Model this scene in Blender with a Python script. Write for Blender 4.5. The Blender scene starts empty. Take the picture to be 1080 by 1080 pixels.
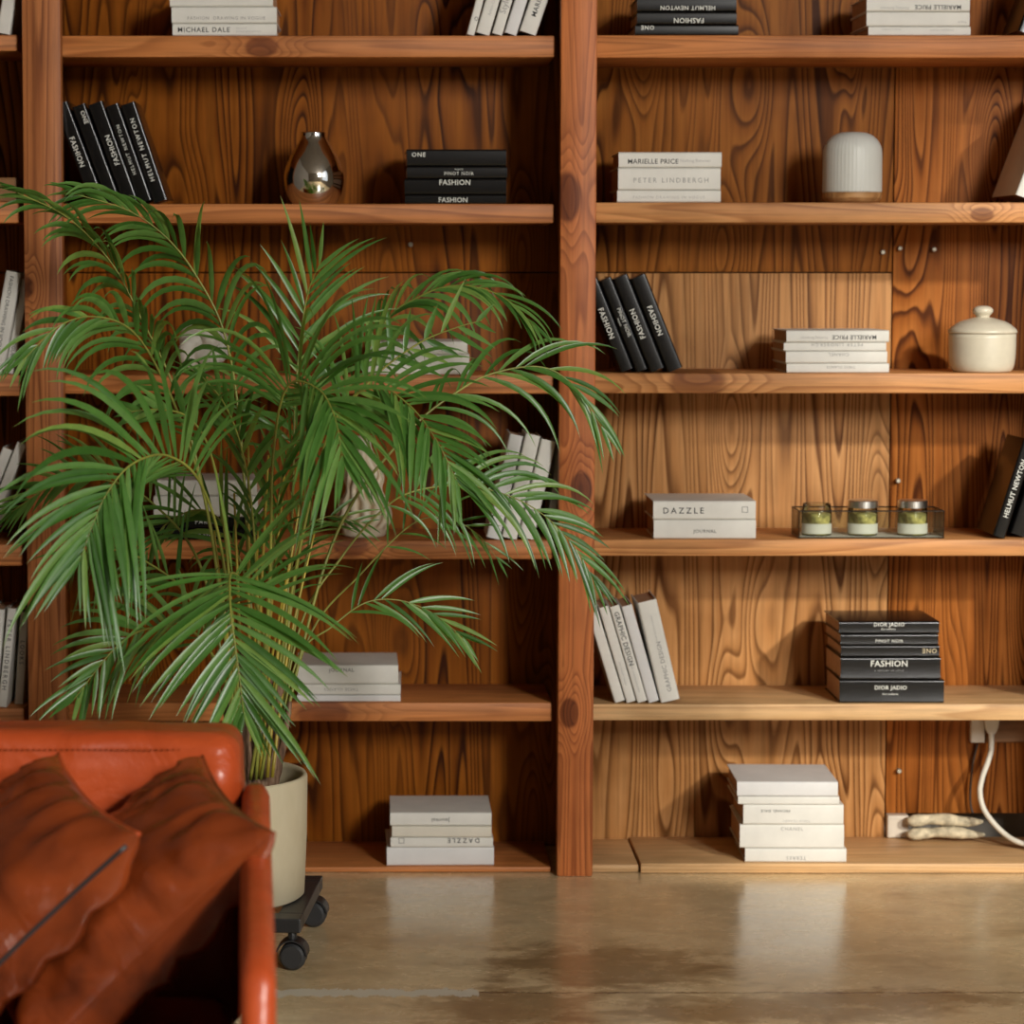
import bpy, bmesh, math, random
from mathutils import Vector, Matrix, noise as mnoise
R = math.radians
sc = bpy.context.scene
COL = sc.collection

# ------------------------------------------------------------------ camera
F = 2900.0                 # focal length in pixels of the 1080 frame
CX, CY = 410.0, 505.0      # principal point (the photo is an off-centre crop)
TH = R(4.3)                # camera looks slightly down
DIST, HGT = 6.815, 1.515
CAM = Vector((0.0, -DIST, HGT))
cam_d = bpy.data.cameras.new('camera')
cam = bpy.data.objects.new('camera', cam_d)
COL.objects.link(cam)
cam.location = CAM
cam.rotation_euler = (R(90) - TH, 0, 0)
cam_d.sensor_width = 36.0
cam_d.sensor_fit = 'HORIZONTAL'
cam_d.lens = F / 1080 * 36
cam_d.shift_x = (540 - CX) / 1080
cam_d.shift_y = -(540 - CY) / 1080
cam_d.clip_end = 100
cam_d.dof.use_dof = True
cam_d.dof.focus_distance = 6.15
cam_d.dof.aperture_fstop = 3.2
sc.camera = cam

# ------------------------------------------------------------------ world, sun, window light, exposure
world = bpy.data.worlds.new('world')
sc.world = world
world.use_nodes = True
bg = world.node_tree.nodes['Background']
bg.inputs['Color'].default_value = (0.86, 0.93, 1.0, 1)
bg.inputs['Strength'].default_value = 0.9

SUN_DIR = Vector((-0.54, 1.0, -0.47)).normalized()
sun_d = bpy.data.lights.new('sun', 'SUN')
sun_d.energy = 2.15
sun_d.color = (1.0, 0.95, 0.84)
sun_d.angle = R(2.6)
sun = bpy.data.objects.new('sun', sun_d)
COL.objects.link(sun)
sun.location = (5, -9, 6)
sun.rotation_euler = SUN_DIR.to_track_quat('-Z', 'Y').to_euler()

def window_light(name, loc, target, sx, sy, power, col):
    d = bpy.data.lights.new(name, 'AREA')
    d.shape = 'RECTANGLE'
    d.size, d.size_y = sx, sy
    d.energy = power
    d.color = col
    o = bpy.data.objects.new(name, d)
    COL.objects.link(o)
    o.location = loc
    o.rotation_euler = (Vector(target) - Vector(loc)).to_track_quat('-Z', 'Y').to_euler()
    return o
window_light('window_daylight_right', (4.4, -6.2, 3.3), (0.4, -0.5, 1.0), 3.2, 2.2, 16, (1.0, 0.97, 0.91))
window_light('window_daylight_front', (3.95, -10.0, 3.85), (0.2, 0.0, 1.1), 1.1, 1.8, 560, (1.0, 0.975, 0.925))

sc.view_settings.view_transform = 'Standard'
sc.view_settings.look = 'None'
sc.view_settings.gamma = 1.0
sc.view_settings.use_curve_mapping = False
sc.view_settings.exposure = 0.0

# ------------------------------------------------------------------ pixel -> world
def ray(u, v):
    return Vector(((u - CX),
                   F * math.cos(TH) + (CY - v) * math.sin(TH),
                   -F * math.sin(TH) + (CY - v) * math.cos(TH)))
def at(u, v, Y=0.0):
    d = ray(u, v)
    return CAM + d * ((Y - CAM.y) / d.y)
def atz(u, v, Z=0.0):
    d = ray(u, v)
    return CAM + d * ((Z - CAM.z) / d.z)
def ppm(v, Y=0.0):         # metres per pixel at that place
    return (at(CX + 100, v, Y) - at(CX, v, Y)).length / 100

# ------------------------------------------------------------------ materials
def new_mat(name):
    m = bpy.data.materials.new(name)
    m.use_nodes = True
    nt = m.node_tree
    b = nt.nodes['Principled BSDF']
    return m, nt, b
def N(nt, t, **kw):
    n = nt.nodes.new(t)
    for k, v in kw.items():
        setattr(n, k, v)
    return n
def math_n(nt, op, a, b=None, c=None):
    n = N(nt, 'ShaderNodeMath', operation=op)
    for i, x in enumerate((a, b, c)):
        if x is None: continue
        if isinstance(x, (int, float)): n.inputs[i].default_value = x
        else: nt.links.new(x, n.inputs[i])
    return n.outputs[0]
def mapping(nt, scale, loc=(0, 0, 0), coord='Object'):
    tc = N(nt, 'ShaderNodeTexCoord')
    mp = N(nt, 'ShaderNodeMapping')
    mp.inputs['Scale'].default_value = scale
    mp.inputs['Location'].default_value = loc
    nt.links.new(tc.outputs[coord], mp.inputs['Vector'])
    return mp.outputs[0]
def noise(nt, vec, scale, detail=2.0, rough=0.5, dist=0.0):
    n = N(nt, 'ShaderNodeTexNoise')
    n.inputs['Scale'].default_value = scale
    n.inputs['Detail'].default_value = detail
    n.inputs['Roughness'].default_value = rough
    n.inputs['Distortion'].default_value = dist
    nt.links.new(vec, n.inputs['Vector'])
    return n.outputs['Fac']
def ramp(nt, fac, stops, interp='LINEAR'):
    r = N(nt, 'ShaderNodeValToRGB')
    r.color_ramp.interpolation = interp
    el = r.color_ramp.elements
    while len(el) < len(stops): el.new(0.5)
    for e, (p, c) in zip(el, stops):
        e.position = p
        e.color = (c[0], c[1], c[2], 1) if not isinstance(c, (int, float)) else (c, c, c, 1)
    nt.links.new(fac, r.inputs['Fac'])
    return r.outputs['Color']
def mixc(nt, kind, fac, a, b):
    m = N(nt, 'ShaderNodeMix', data_type='RGBA', blend_type=kind)
    for i, x in ((0, fac), (6, a), (7, b)):
        if isinstance(x, (int, float)): m.inputs[i].default_value = x
        elif isinstance(x, tuple): m.inputs[i].default_value = (x[0], x[1], x[2], 1)
        else: nt.links.new(x, m.inputs[i])
    return m.outputs[2]
def bump(nt, b, h, strength, distance=0.002):
    bn = N(nt, 'ShaderNodeBump')
    bn.inputs['Strength'].default_value = strength
    bn.inputs['Distance'].default_value = distance
    nt.links.new(h, bn.inputs['Height'])
    nt.links.new(bn.outputs[0], b.inputs['Normal'])
def simple(name, col, rough=0.5, metal=0.0, spec=None, var=0.0, vscale=30):
    m, nt, b = new_mat(name)
    b.inputs['Roughness'].default_value = rough
    b.inputs['Metallic'].default_value = metal
    if spec is not None: b.inputs['Specular IOR Level'].default_value = spec
    v = mapping(nt, (1, 1, 1))
    n = noise(nt, v, vscale, 3)
    lo = tuple(c * (1 - var) for c in col); hi = tuple(min(1, c * (1 + var)) for c in col)
    nt.links.new(ramp(nt, n, [(0.3, lo), (0.7, hi)]), b.inputs['Base Color'])
    return m
def wood(name, light, mid, dark, axis, across, along, rings, knots=(), seed=0.0, rough=0.5, contrast=1.0, random_knots=0.0, kcol=0.35, spec=0.3, quiet_max=0.5):
    m, nt, b = new_mat(name)
    sc_ = {'X': (along, across, across), 'Y': (across, along, across), 'Z': (across, across, along)}[axis]
    v = mapping(nt, sc_, (seed * 3.1, seed * 1.7, seed * 2.3))
    n = noise(nt, v, 1.0, 1.2, 0.35, 0.15)
    if random_knots > 0:
        vo = N(nt, 'ShaderNodeTexVoronoi', feature='SMOOTH_F1')
        vo.inputs['Scale'].default_value = 1.0
        vo.inputs['Smoothness'].default_value = 0.2
        ks = tuple(5.6 if x == across else 1.7 * random_knots / 0.8 for x in sc_)
        nt.links.new(mapping(nt, ks, (seed * 1.3, seed, seed * 0.7)), vo.inputs['Vector'])
        mr = N(nt, 'ShaderNodeMapRange', interpolation_type='SMOOTHSTEP')
        for i, x in enumerate((vo.outputs['Distance'], 0.0, 0.46, 0.22, 0.0)):
            if i == 0: nt.links.new(x, mr.inputs[0])
            else: mr.inputs[i].default_value = x
        n = math_n(nt, 'ADD', n, mr.outputs[0])
    kmask = None
    if knots:
        tc = N(nt, 'ShaderNodeTexCoord')
        for (kx, kz, kr) in knots:
            s = (1.0, 0.0, 0.62) if axis == 'Z' else (0.62, 0.0, 1.0)
            mp = N(nt, 'ShaderNodeMapping')
            mp.inputs['Scale'].default_value = s
            nt.links.new(tc.outputs['Object'], mp.inputs['Vector'])
            dn = N(nt, 'ShaderNodeVectorMath', operation='DISTANCE')
            nt.links.new(mp.outputs[0], dn.inputs[0])
            dn.inputs[1].default_value = (kx * s[0], 0, kz * s[2])
            mr = N(nt, 'ShaderNodeMapRange', interpolation_type='SMOOTHSTEP')
            nt.links.new(dn.outputs['Value'], mr.inputs[0])
            for i, x in ((1, 0.0), (2, kr * 3.0), (3, 0.30), (4, 0.0)): mr.inputs[i].default_value = x
            n = math_n(nt, 'ADD', n, mr.outputs[0])
            mk = N(nt, 'ShaderNodeMapRange', interpolation_type='SMOOTHSTEP')
            nt.links.new(dn.outputs['Value'], mk.inputs[0])
            for i, x in ((1, kr * 0.75), (2, kr * 1.05), (3, 1.0), (4, 0.0)): mk.inputs[i].default_value = x
            kmask = mk.outputs[0] if kmask is None else math_n(nt, 'MAXIMUM', kmask, mk.outputs[0])
    ring = math_n(nt, 'FRACT', math_n(nt, 'MULTIPLY', n, rings))
    dk = tuple(a + (c - a) * contrast for a, c in zip(light, dark))
    md = tuple(a + (c - a) * contrast for a, c in zip(light, mid))
    col = ramp(nt, ring, [(0.0, light), (0.50, md), (0.74, dk), (0.82, dk), (0.93, light)])
    quiet = noise(nt, mapping(nt, tuple(x * 0.55 for x in sc_), (seed * 2, 1, seed)), 1.0, 2, 0.5)
    col = mixc(nt, 'MIX', ramp(nt, quiet, [(0.40, 0.0), (0.62, quiet_max)]), col, mixc(nt, 'MIX', 0.45, light, md))
    # fine fibres and broad blotches of the stain
    fs = tuple(x / across * 95 if x == across else x / along * 3.5 for x in sc_)
    f = noise(nt, mapping(nt, fs, (seed, seed, seed)), 1.0, 4, 0.65)
    col = mixc(nt, 'MULTIPLY', 0.75, col, ramp(nt, f, [(0.25, 0.55), (0.55, 1.0), (0.8, 1.12)]))
    bl = noise(nt, mapping(nt, (1, 1, 1), (seed * 5, 0, seed)), 3.2, 3, 0.6)
    col = mixc(nt, 'MULTIPLY', 0.8, col, ramp(nt, bl, [(0.28, (0.66, 0.60, 0.52)), (0.5, (1, 1, 1)), (0.75, (1.12, 1.1, 1.04))]))
    if kmask is not None:
        col = mixc(nt, 'MULTIPLY', kmask, col, (kcol, kcol * 0.8, kcol * 0.65))
    nt.links.new(col, b.inputs['Base Color'])
    b.inputs['Roughness'].default_value = rough
    b.inputs['Specular IOR Level'].default_value = spec
    bump(nt, b, math_n(nt, 'ADD', math_n(nt, 'MULTIPLY', ring, -0.5), f), 0.25, 0.0012)
    return m

def kn(u, v, r, Y=0.0):
    p = at(u, v, Y)
    return (p.x - 0.5, p.z, r)      # the bookcase's own coordinates
M = {}
M['post'] = wood('brown_pine_post', (0.57, 0.182, 0.052), (0.47, 0.137, 0.037), (0.28, 0.070, 0.017), 'Z', 13.0, 0.5, 14,
                 knots=[kn(597, 208, 0.042), kn(600, 752, 0.026), kn(613, 516, 0.03)], seed=1.3, contrast=0.8)
M['post_old'] = wood('brown_pine_post_straight', (0.46, 0.165, 0.052), (0.37, 0.122, 0.036), (0.20, 0.057, 0.015), 'Z', 20.0, 0.30, 14,
                     knots=[kn(27, 303, 0.02)], seed=4.1, contrast=0.9)
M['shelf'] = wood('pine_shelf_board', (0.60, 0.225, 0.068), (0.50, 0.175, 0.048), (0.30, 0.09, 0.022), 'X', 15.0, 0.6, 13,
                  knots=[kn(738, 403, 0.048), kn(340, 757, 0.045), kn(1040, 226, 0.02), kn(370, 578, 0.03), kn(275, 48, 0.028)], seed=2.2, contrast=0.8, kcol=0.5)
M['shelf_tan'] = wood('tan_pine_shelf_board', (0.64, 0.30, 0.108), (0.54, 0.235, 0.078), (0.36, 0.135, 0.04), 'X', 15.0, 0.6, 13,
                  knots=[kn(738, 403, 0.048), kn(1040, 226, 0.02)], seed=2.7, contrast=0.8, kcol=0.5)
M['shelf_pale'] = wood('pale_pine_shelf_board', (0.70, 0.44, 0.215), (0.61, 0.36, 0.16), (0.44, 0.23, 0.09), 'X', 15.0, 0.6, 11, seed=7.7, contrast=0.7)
BK = dict(rough=0.5, spec=0.10)
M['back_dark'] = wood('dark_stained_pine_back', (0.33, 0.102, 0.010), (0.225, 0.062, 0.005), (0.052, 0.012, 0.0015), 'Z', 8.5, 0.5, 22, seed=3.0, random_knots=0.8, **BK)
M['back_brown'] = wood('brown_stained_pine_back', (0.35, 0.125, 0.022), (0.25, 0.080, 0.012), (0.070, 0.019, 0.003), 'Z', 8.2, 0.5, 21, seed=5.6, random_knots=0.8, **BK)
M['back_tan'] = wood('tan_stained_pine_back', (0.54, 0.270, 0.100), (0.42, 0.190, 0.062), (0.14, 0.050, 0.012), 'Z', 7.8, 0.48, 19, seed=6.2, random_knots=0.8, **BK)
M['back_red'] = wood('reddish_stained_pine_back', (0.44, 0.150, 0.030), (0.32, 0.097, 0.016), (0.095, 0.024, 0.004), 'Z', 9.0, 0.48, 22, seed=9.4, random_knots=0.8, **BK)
M['raw'] = wood('raw_brown_plank', (0.33, 0.17, 0.075), (0.27, 0.13, 0.05), (0.16, 0.07, 0.025), 'X', 12.0, 0.6, 8, seed=11.0)
M['lampwood'] = wood('pale_turned_wood', (0.55, 0.30, 0.12), (0.47, 0.24, 0.09), (0.36, 0.17, 0.06), 'X', 30.0, 3.0, 4, seed=12.0)

M['white'] = simple('white_matte_cover', (0.72, 0.70, 0.645), 0.55, var=0.05, vscale=18)
M['cream'] = simple('cream_matte_cover', (0.70, 0.65, 0.55), 0.6, var=0.05, vscale=18)
M['cool'] = simple('cool_white_matte_cover', (0.70, 0.69, 0.68), 0.5, var=0.04, vscale=18)
M['grey'] = simple('grey_cover', (0.40, 0.38, 0.34), 0.6, var=0.06, vscale=18)
M['paper'] = simple('kraft_page_block', (0.52, 0.30, 0.165), 0.85, var=0.12, vscale=60)
M['paperlight'] = simple('white_page_block', (0.66, 0.62, 0.54), 0.8, var=0.06, vscale=60)
M['black'] = simple('black_glossy_cover', (0.006, 0.0055, 0.0055), 0.20, spec=0.45, var=0.2, vscale=25)
M['ink'] = simple('black_ink', (0.03, 0.03, 0.03), 0.6)
M['greyink'] = simple('grey_ink', (0.30, 0.29, 0.28), 0.6)
M['lightink'] = simple('pale_grey_ink', (0.47, 0.46, 0.44), 0.6)
M['foil'] = simple('off_white_ink', (0.72, 0.72, 0.66), 0.5)
M['tanlabel'] = simple('tan_ink', (0.55, 0.45, 0.28), 0.5)
M['chrome'] = simple('polished_chrome', (0.80, 0.77, 0.72), 0.05, metal=1.0)
M['steel'] = simple('brushed_silver_lid', (0.72, 0.71, 0.68), 0.3, metal=1.0)
M['darkmetal'] = simple('dark_bronze_metal', (0.035, 0.03, 0.025), 0.4, metal=0.8)
M['blackplastic'] = simple('black_plastic', (0.016, 0.016, 0.017), 0.4)
M['rubber'] = simple('dull_black_rubber', (0.03, 0.03, 0.031), 0.55)
M['ceramic'] = simple('cream_glazed_ceramic', (0.66, 0.60, 0.47), 0.35, var=0.04, vscale=40)
M['plasterwhite'] = simple('white_plaster_ceramic', (0.74, 0.70, 0.62), 0.7, var=0.05, vscale=50)
M['bundle'] = simple('cream_wrapping', (0.52, 0.45, 0.31), 0.8, var=0.45, vscale=45)
M['lampshade'] = simple('ribbed_white_glass', (0.66, 0.665, 0.62), 0.45)
M['label'] = simple('white_paper_label', (0.75, 0.73, 0.68), 0.6)
M['moss'] = simple('olive_yellow_filling', (0.55, 0.47, 0.17), 0.8, var=0.55, vscale=70)
M['cord'] = simple('white_cable', (0.68, 0.64, 0.54), 0.5)
M['cordbrown'] = simple('dark_brown_cable', (0.03, 0.014, 0.006), 0.5)
M['socket'] = simple('cream_socket', (0.62, 0.55, 0.45), 0.5, var=0.08)
M['soil'] = simple('dark_potting_soil', (0.022, 0.014, 0.009), 0.95, var=0.6, vscale=120)
M['wall'] = simple('warm_plaster_wall', (0.20, 0.18, 0.155), 0.9, var=0.1, vscale=3)
M['ceil'] = simple('grey_plaster_ceiling', (0.22, 0.20, 0.175), 0.9, var=0.08, vscale=2)
M['frame'] = simple('dark_window_frame', (0.05, 0.047, 0.043), 0.5)
M['nail'] = simple('dull_steel_nail', (0.42, 0.38, 0.30), 0.45, metal=0.6)
M['stem'] = simple('yellow_cane', (0.40, 0.30, 0.035), 0.4, var=0.35, vscale=12)
M['rachis'] = simple('yellow_green_stalk', (0.25, 0.26, 0.045), 0.4, var=0.3, vscale=8)

def ceramic_wavy():
    m, nt, b = new_mat('cream_ceramic_with_tan_grooves')
    at_ = N(nt, 'ShaderNodeAttribute', attribute_name='groove')
    nt.links.new(ramp(nt, at_.outputs['Fac'], [(0.0, (0.70, 0.62, 0.48)), (0.55, (0.62, 0.50, 0.34)), (1.0, (0.30, 0.19, 0.09))]), b.inputs['Base Color'])
    b.inputs['Roughness'].default_value = 0.45
    return m
M['wavy'] = ceramic_wavy()

def pot_mat():
    m, nt, b = new_mat('beige_stone_planter')
    n = noise(nt, mapping(nt, (1, 1, 0.5)), 9, 5, 0.6)
    nt.links.new(ramp(nt, n, [(0.3, (0.52, 0.44, 0.285)), (0.55, (0.60, 0.52, 0.35)), (0.8, (0.66, 0.58, 0.41))]), b.inputs['Base Color'])
    b.inputs['Roughness'].default_value = 0.75
    bump(nt, b, n, 0.3, 0.004)
    return m
M['pot'] = pot_mat()

def bark_mat():
    m, nt, b = new_mat('fibrous_brown_stem')
    n = noise(nt, mapping(nt, (70, 70, 9)), 1.0, 4, 0.65)
    nt.links.new(ramp(nt, n, [(0.3, (0.045, 0.022, 0.012)), (0.5, (0.16, 0.085, 0.045)), (0.72, (0.36, 0.24, 0.15))]), b.inputs['Base Color'])
    b.inputs['Roughness'].default_value = 0.8
    bump(nt, b, n, 0.8, 0.004)
    return m
M['bark'] = bark_mat()

def leather_mat(name, dark, light, rough):
    m, nt, b = new_mat(name)
    v = mapping(nt, (1, 1, 1))
    n = noise(nt, v, 5.5, 4, 0.55, 0.6)
    nt.links.new(ramp(nt, n, [(0.3, dark), (0.7, light)]), b.inputs['Base Color'])
    b.inputs['Roughness'].default_value = rough
    b.inputs['Specular IOR Level'].default_value = 0.4
    n2 = noise(nt, mapping(nt, (1, 1, 1), (3, 1, 2)), 7.0, 3, 0.5, 1.2)
    n3 = noise(nt, v, 160, 2)
    bump(nt, b, math_n(nt, 'ADD', n2, math_n(nt, 'MULTIPLY', n3, 0.05)), 0.45, 0.02)
    return m
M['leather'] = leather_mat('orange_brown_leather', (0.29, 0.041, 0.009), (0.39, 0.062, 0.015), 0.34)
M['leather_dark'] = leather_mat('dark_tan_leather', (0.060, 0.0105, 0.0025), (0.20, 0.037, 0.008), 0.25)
M['stitch'] = simple('pale_stitching', (0.42, 0.25, 0.12), 0.6)

def leaf_mat():
    m, nt, b = new_mat('palm_leaf_green')
    g = N(nt, 'ShaderNodeNewGeometry')
    col = ramp(nt, g.outputs['Random Per Island'], [(0.0, (0.045, 0.14, 0.018)), (0.45, (0.095, 0.245, 0.042)), (0.85, (0.16, 0.33, 0.075)), (1.0, (0.24, 0.39, 0.08))])
    fib = noise(nt, mapping(nt, (1, 1, 1)), 45, 2)
    col = mixc(nt, 'MULTIPLY', 0.4, col, ramp(nt, fib, [(0.3, 0.7), (0.7, 1.15)]))
    at_ = N(nt, 'ShaderNodeAttribute', attribute_name='tip')
    col = mixc(nt, 'MIX', ramp(nt, at_.outputs['Fac'], [(0.93, 0.0), (1.0, 0.75)]), col, (0.30, 0.22, 0.06))
    nt.links.new(col, b.inputs['Base Color'])
    b.inputs['Roughness'].default_value = 0.34
    b.inputs['Specular IOR Level'].default_value = 0.7
    tr = N(nt, 'ShaderNodeBsdfTranslucent')
    nt.links.new(mixc(nt, 'MULTIPLY', 1.0, col, (1.5, 1.6, 0.6)), tr.inputs['Color'])
    mx = N(nt, 'ShaderNodeMixShader')
    mx.inputs[0].default_value = 0.28
    nt.links.new(b.outputs[0], mx.inputs[1]); nt.links.new(tr.outputs[0], mx.inputs[2])
    nt.links.new(mx.outputs[0], nt.nodes['Material Output'].inputs['Surface'])
    return m
M['leaf'] = leaf_mat()

def glass_mat(name, col, rough=0.0, ior=1.45):
    m, nt, b = new_mat(name)
    gl = N(nt, 'ShaderNodeBsdfGlossy'); gl.inputs['Roughness'].default_value = 0.03
    tp = N(nt, 'ShaderNodeBsdfTransparent'); tp.inputs['Color'].default_value = (*col, 1)
    fr = N(nt, 'ShaderNodeFresnel'); fr.inputs['IOR'].default_value = ior
    mx = N(nt, 'ShaderNodeMixShader')
    nt.links.new(fr.outputs[0], mx.inputs[0]); nt.links.new(tp.outputs[0], mx.inputs[1]); nt.links.new(gl.outputs[0], mx.inputs[2])
    nt.links.new(mx.outputs[0], nt.nodes['Material Output'].inputs['Surface'])
    return m
M['glass'] = glass_mat('clear_thin_glass', (0.90, 0.92, 0.89))
M['pane'] = glass_mat('window_glass', (0.96, 0.97, 0.97))

def floor_mat():
    m, nt, b = new_mat('polished_stained_concrete')
    v = mapping(nt, (1, 1, 1))
    n1 = noise(nt, v, 2.2, 6, 0.62, 0.5)
    col = ramp(nt, n1, [(0.25, (0.55, 0.385, 0.195)), (0.42, (0.70, 0.525, 0.295)), (0.58, (0.76, 0.595, 0.35)), (0.8, (0.80, 0.66, 0.42))])
    n2 = noise(nt, mapping(nt, (1, 1.4, 1), (4.4, 2.2, 0)), 7.5, 8, 0.7, 0.3)
    col = mixc(nt, 'MULTIPLY', 0.65, col, ramp(nt, n2, [(0.3, 0.6), (0.5, 1.0), (0.75, 1.15)]))
    # dark worn stain across the front of the right bay
    tc = N(nt, 'ShaderNodeTexCoord')
    sep = N(nt, 'ShaderNodeSeparateXYZ'); nt.links.new(tc.outputs['Object'], sep.inputs[0])
    x, y = sep.outputs[0], sep.outputs[1]
    stain = None
    for (u, vv, rx, ry) in ((640, 1020, 0.30, 0.22), (545, 1062, 0.22, 0.20), (800, 1065, 0.42, 0.12), (940, 1055, 0.30, 0.10)):
        p = atz(u, vv)
        ex = math_n(nt, 'MULTIPLY', math_n(nt, 'SUBTRACT', x, p.x), 1 / rx)
        ey = math_n(nt, 'MULTIPLY', math_n(nt, 'SUBTRACT', y, p.y), 1 / ry)
        d = math_n(nt, 'SQRT', math_n(nt, 'ADD', math_n(nt, 'MULTIPLY', ex, ex), math_n(nt, 'MULTIPLY', ey, ey)))
        d = math_n(nt, 'ADD', d, math_n(nt, 'MULTIPLY', math_n(nt, 'SUBTRACT', n2, 0.5), 2.2))
        mr = N(nt, 'ShaderNodeMapRange', interpolation_type='SMOOTHSTEP'); nt.links.new(d, mr.inputs[0])
        for i, q in ((1, 0.45), (2, 1.15), (3, 1.0), (4, 0.0)): mr.inputs[i].default_value = q
        stain = mr.outputs[0] if stain is None else math_n(nt, 'MAXIMUM', stain, mr.outputs[0])
    col = mixc(nt, 'MULTIPLY', math_n(nt, 'MULTIPLY', stain, 0.85), col, (0.42, 0.35, 0.27))
    # the joint in the slab: filled pale on the left, a thin dark crack on the right
    yc = atz(400, 1047).y
    wob = noise(nt, mapping(nt, (1, 0, 0)), 7, 4, 0.6)
    dy = math_n(nt, 'ABSOLUTE', math_n(nt, 'SUBTRACT', math_n(nt, 'SUBTRACT', y, yc), math_n(nt, 'MULTIPLY', math_n(nt, 'SUBTRACT', wob, 0.5), 0.035)))
    xe = atz(505, 1047).x
    pale = math_n(nt, 'LESS_THAN', x, xe)
    w2 = noise(nt, mapping(nt, (1, 0.4, 1), (8, 0, 0)), 30, 5, 0.75)
    wid = math_n(nt, 'MULTIPLY', math_n(nt, 'SUBTRACT', w2, 0.27), 0.12)
    pm = math_n(nt, 'MULTIPLY', pale, math_n(nt, 'LESS_THAN', dy, wid))
    dm = math_n(nt, 'MULTIPLY', math_n(nt, 'SUBTRACT', 1.0, pale), math_n(nt, 'LESS_THAN', dy, math_n(nt, 'MULTIPLY', wid, 0.2)))
    col = mixc(nt, 'MIX', math_n(nt, 'MULTIPLY', pm, 0.85), col, (0.66, 0.62, 0.52))
    col = mixc(nt, 'MULTIPLY', math_n(nt, 'MULTIPLY', dm, 0.8), col, (0.35, 0.29, 0.23))
    nt.links.new(col, b.inputs['Base Color'])
    rr = ramp(nt, n2, [(0.3, 0.20), (0.7, 0.32)])
    nt.links.new(mixc(nt, 'MIX', pm, rr, (0.6, 0.6, 0.6)), b.inputs['Roughness'])
    b.inputs['Specular IOR Level'].default_value = 0.75
    b.inputs['Coat Weight'].default_value = 0.4
    b.inputs['Coat Roughness'].default_value = 0.16
    bump(nt, b, n1, 0.06, 0.01)
    return m
M['floor'] = floor_mat()

# ------------------------------------------------------------------ object helpers
def thing(name, label, cat, loc=(0, 0, 0), group=None, rot=(0, 0, 0)):
    o = bpy.data.objects.new(name, None)
    o.empty_display_size = 0.05
    o.location = loc; o.rotation_euler = rot
    COL.objects.link(o)
    tag(o, label, cat, group)
    return o
def tag(o, label, cat, group=None):
    o['label'] = label; o['category'] = cat
    if group: o['group'] = group
    return o
def root_of(o):
    while o.parent: o = o.parent
    return o
def mesh(name, bm, mat, parent=None, smooth=False, local=True, label=None):
    """links bm as one object; local=False means its vertices are in world space"""
    me = bpy.data.meshes.new(name)
    if not local and parent is not None:
        r = root_of(parent)
        bm.transform((Matrix.Translation(r.location) @ r.rotation_euler.to_matrix().to_4x4()).inverted())
    bmesh.ops.recalc_face_normals(bm, faces=bm.faces)
    bm.to_mesh(me); bm.free()
    me.materials.append(M[mat])
    if smooth:
        me.polygons.foreach_set('use_smooth', [True] * len(me.polygons))
    o = bpy.data.objects.new(name, me)
    COL.objects.link(o)
    if parent is not None: o.parent = parent
    if label: o['label'] = label
    return o
def angle_smooth(o, deg=35):
    me = o.data
    me.polygons.foreach_set('use_smooth', [True] * len(me.polygons))
    bm = bmesh.new(); bm.from_mesh(me)
    for e in bm.edges:
        if len(e.link_faces) == 2 and e.calc_face_angle(0) > R(deg): e.smooth = False
    bm.to_mesh(me); bm.free()
    return o
def box(bm, a, b, bev=0.0, seg=2):
    lo = Vector([min(p, q) for p, q in zip(a, b)]); hi = Vector([max(p, q) for p, q in zip(a, b)])
    vs = [bm.verts.new((x, y, z)) for z in (lo.z, hi.z) for y in (lo.y, hi.y) for x in (lo.x, hi.x)]
    fs = [bm.faces.new([vs[i] for i in f]) for f in ((0, 2, 3, 1), (4, 5, 7, 6), (0, 1, 5, 4), (2, 6, 7, 3), (0, 4, 6, 2), (1, 3, 7, 5))]
    if bev > 0:
        es = list({e for f in fs for e in f.edges})
        bmesh.ops.bevel(bm, geom=es, offset=bev, segments=seg, affect='EDGES', profile=0.5)
    return bm
def lathe(bm, prof, seg=40, c=(0, 0, 0), fn=None):
    rings = []
    for (r, z) in prof:
        if r < 1e-6:
            rings.append([bm.verts.new((c[0], c[1], c[2] + z))])
        else:
            ring = []
            for i in range(seg):
                a = 2 * math.pi * i / seg
                rr = r * (fn(a, z) if fn else 1)
                ring.append(bm.verts.new((c[0] + rr * math.cos(a), c[1] + rr * math.sin(a), c[2] + z)))
            rings.append(ring)
    for p, q in zip(rings, rings[1:]):
        if len(p) == 1 and len(q) == 1: continue
        for i in range(seg):
            j = (i + 1) % seg
            if len(p) == 1: bm.faces.new((p[0], q[j], q[i]))
            elif len(q) == 1: bm.faces.new((p[i], p[j], q[0]))
            else: bm.faces.new((p[i], p[j], q[j], q[i]))
    return bm
def spline(pts, n):
    out = []
    P = [Vector(p) for p in pts]
    P = [P[0] * 2 - P[1]] + P + [P[-1] * 2 - P[-2]]
    for i in range(1, len(P) - 2):
        p0, p1, p2, p3 = P[i - 1], P[i], P[i + 1], P[i + 2]
        for k in range(n):
            t = k / n
            out.append(0.5 * ((2 * p1) + (p2 - p0) * t + (2 * p0 - 5 * p1 + 4 * p2 - p3) * t * t + (3 * p1 - p0 - 3 * p2 + p3) * t ** 3))
    out.append(P[-2].copy())
    return out
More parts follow.
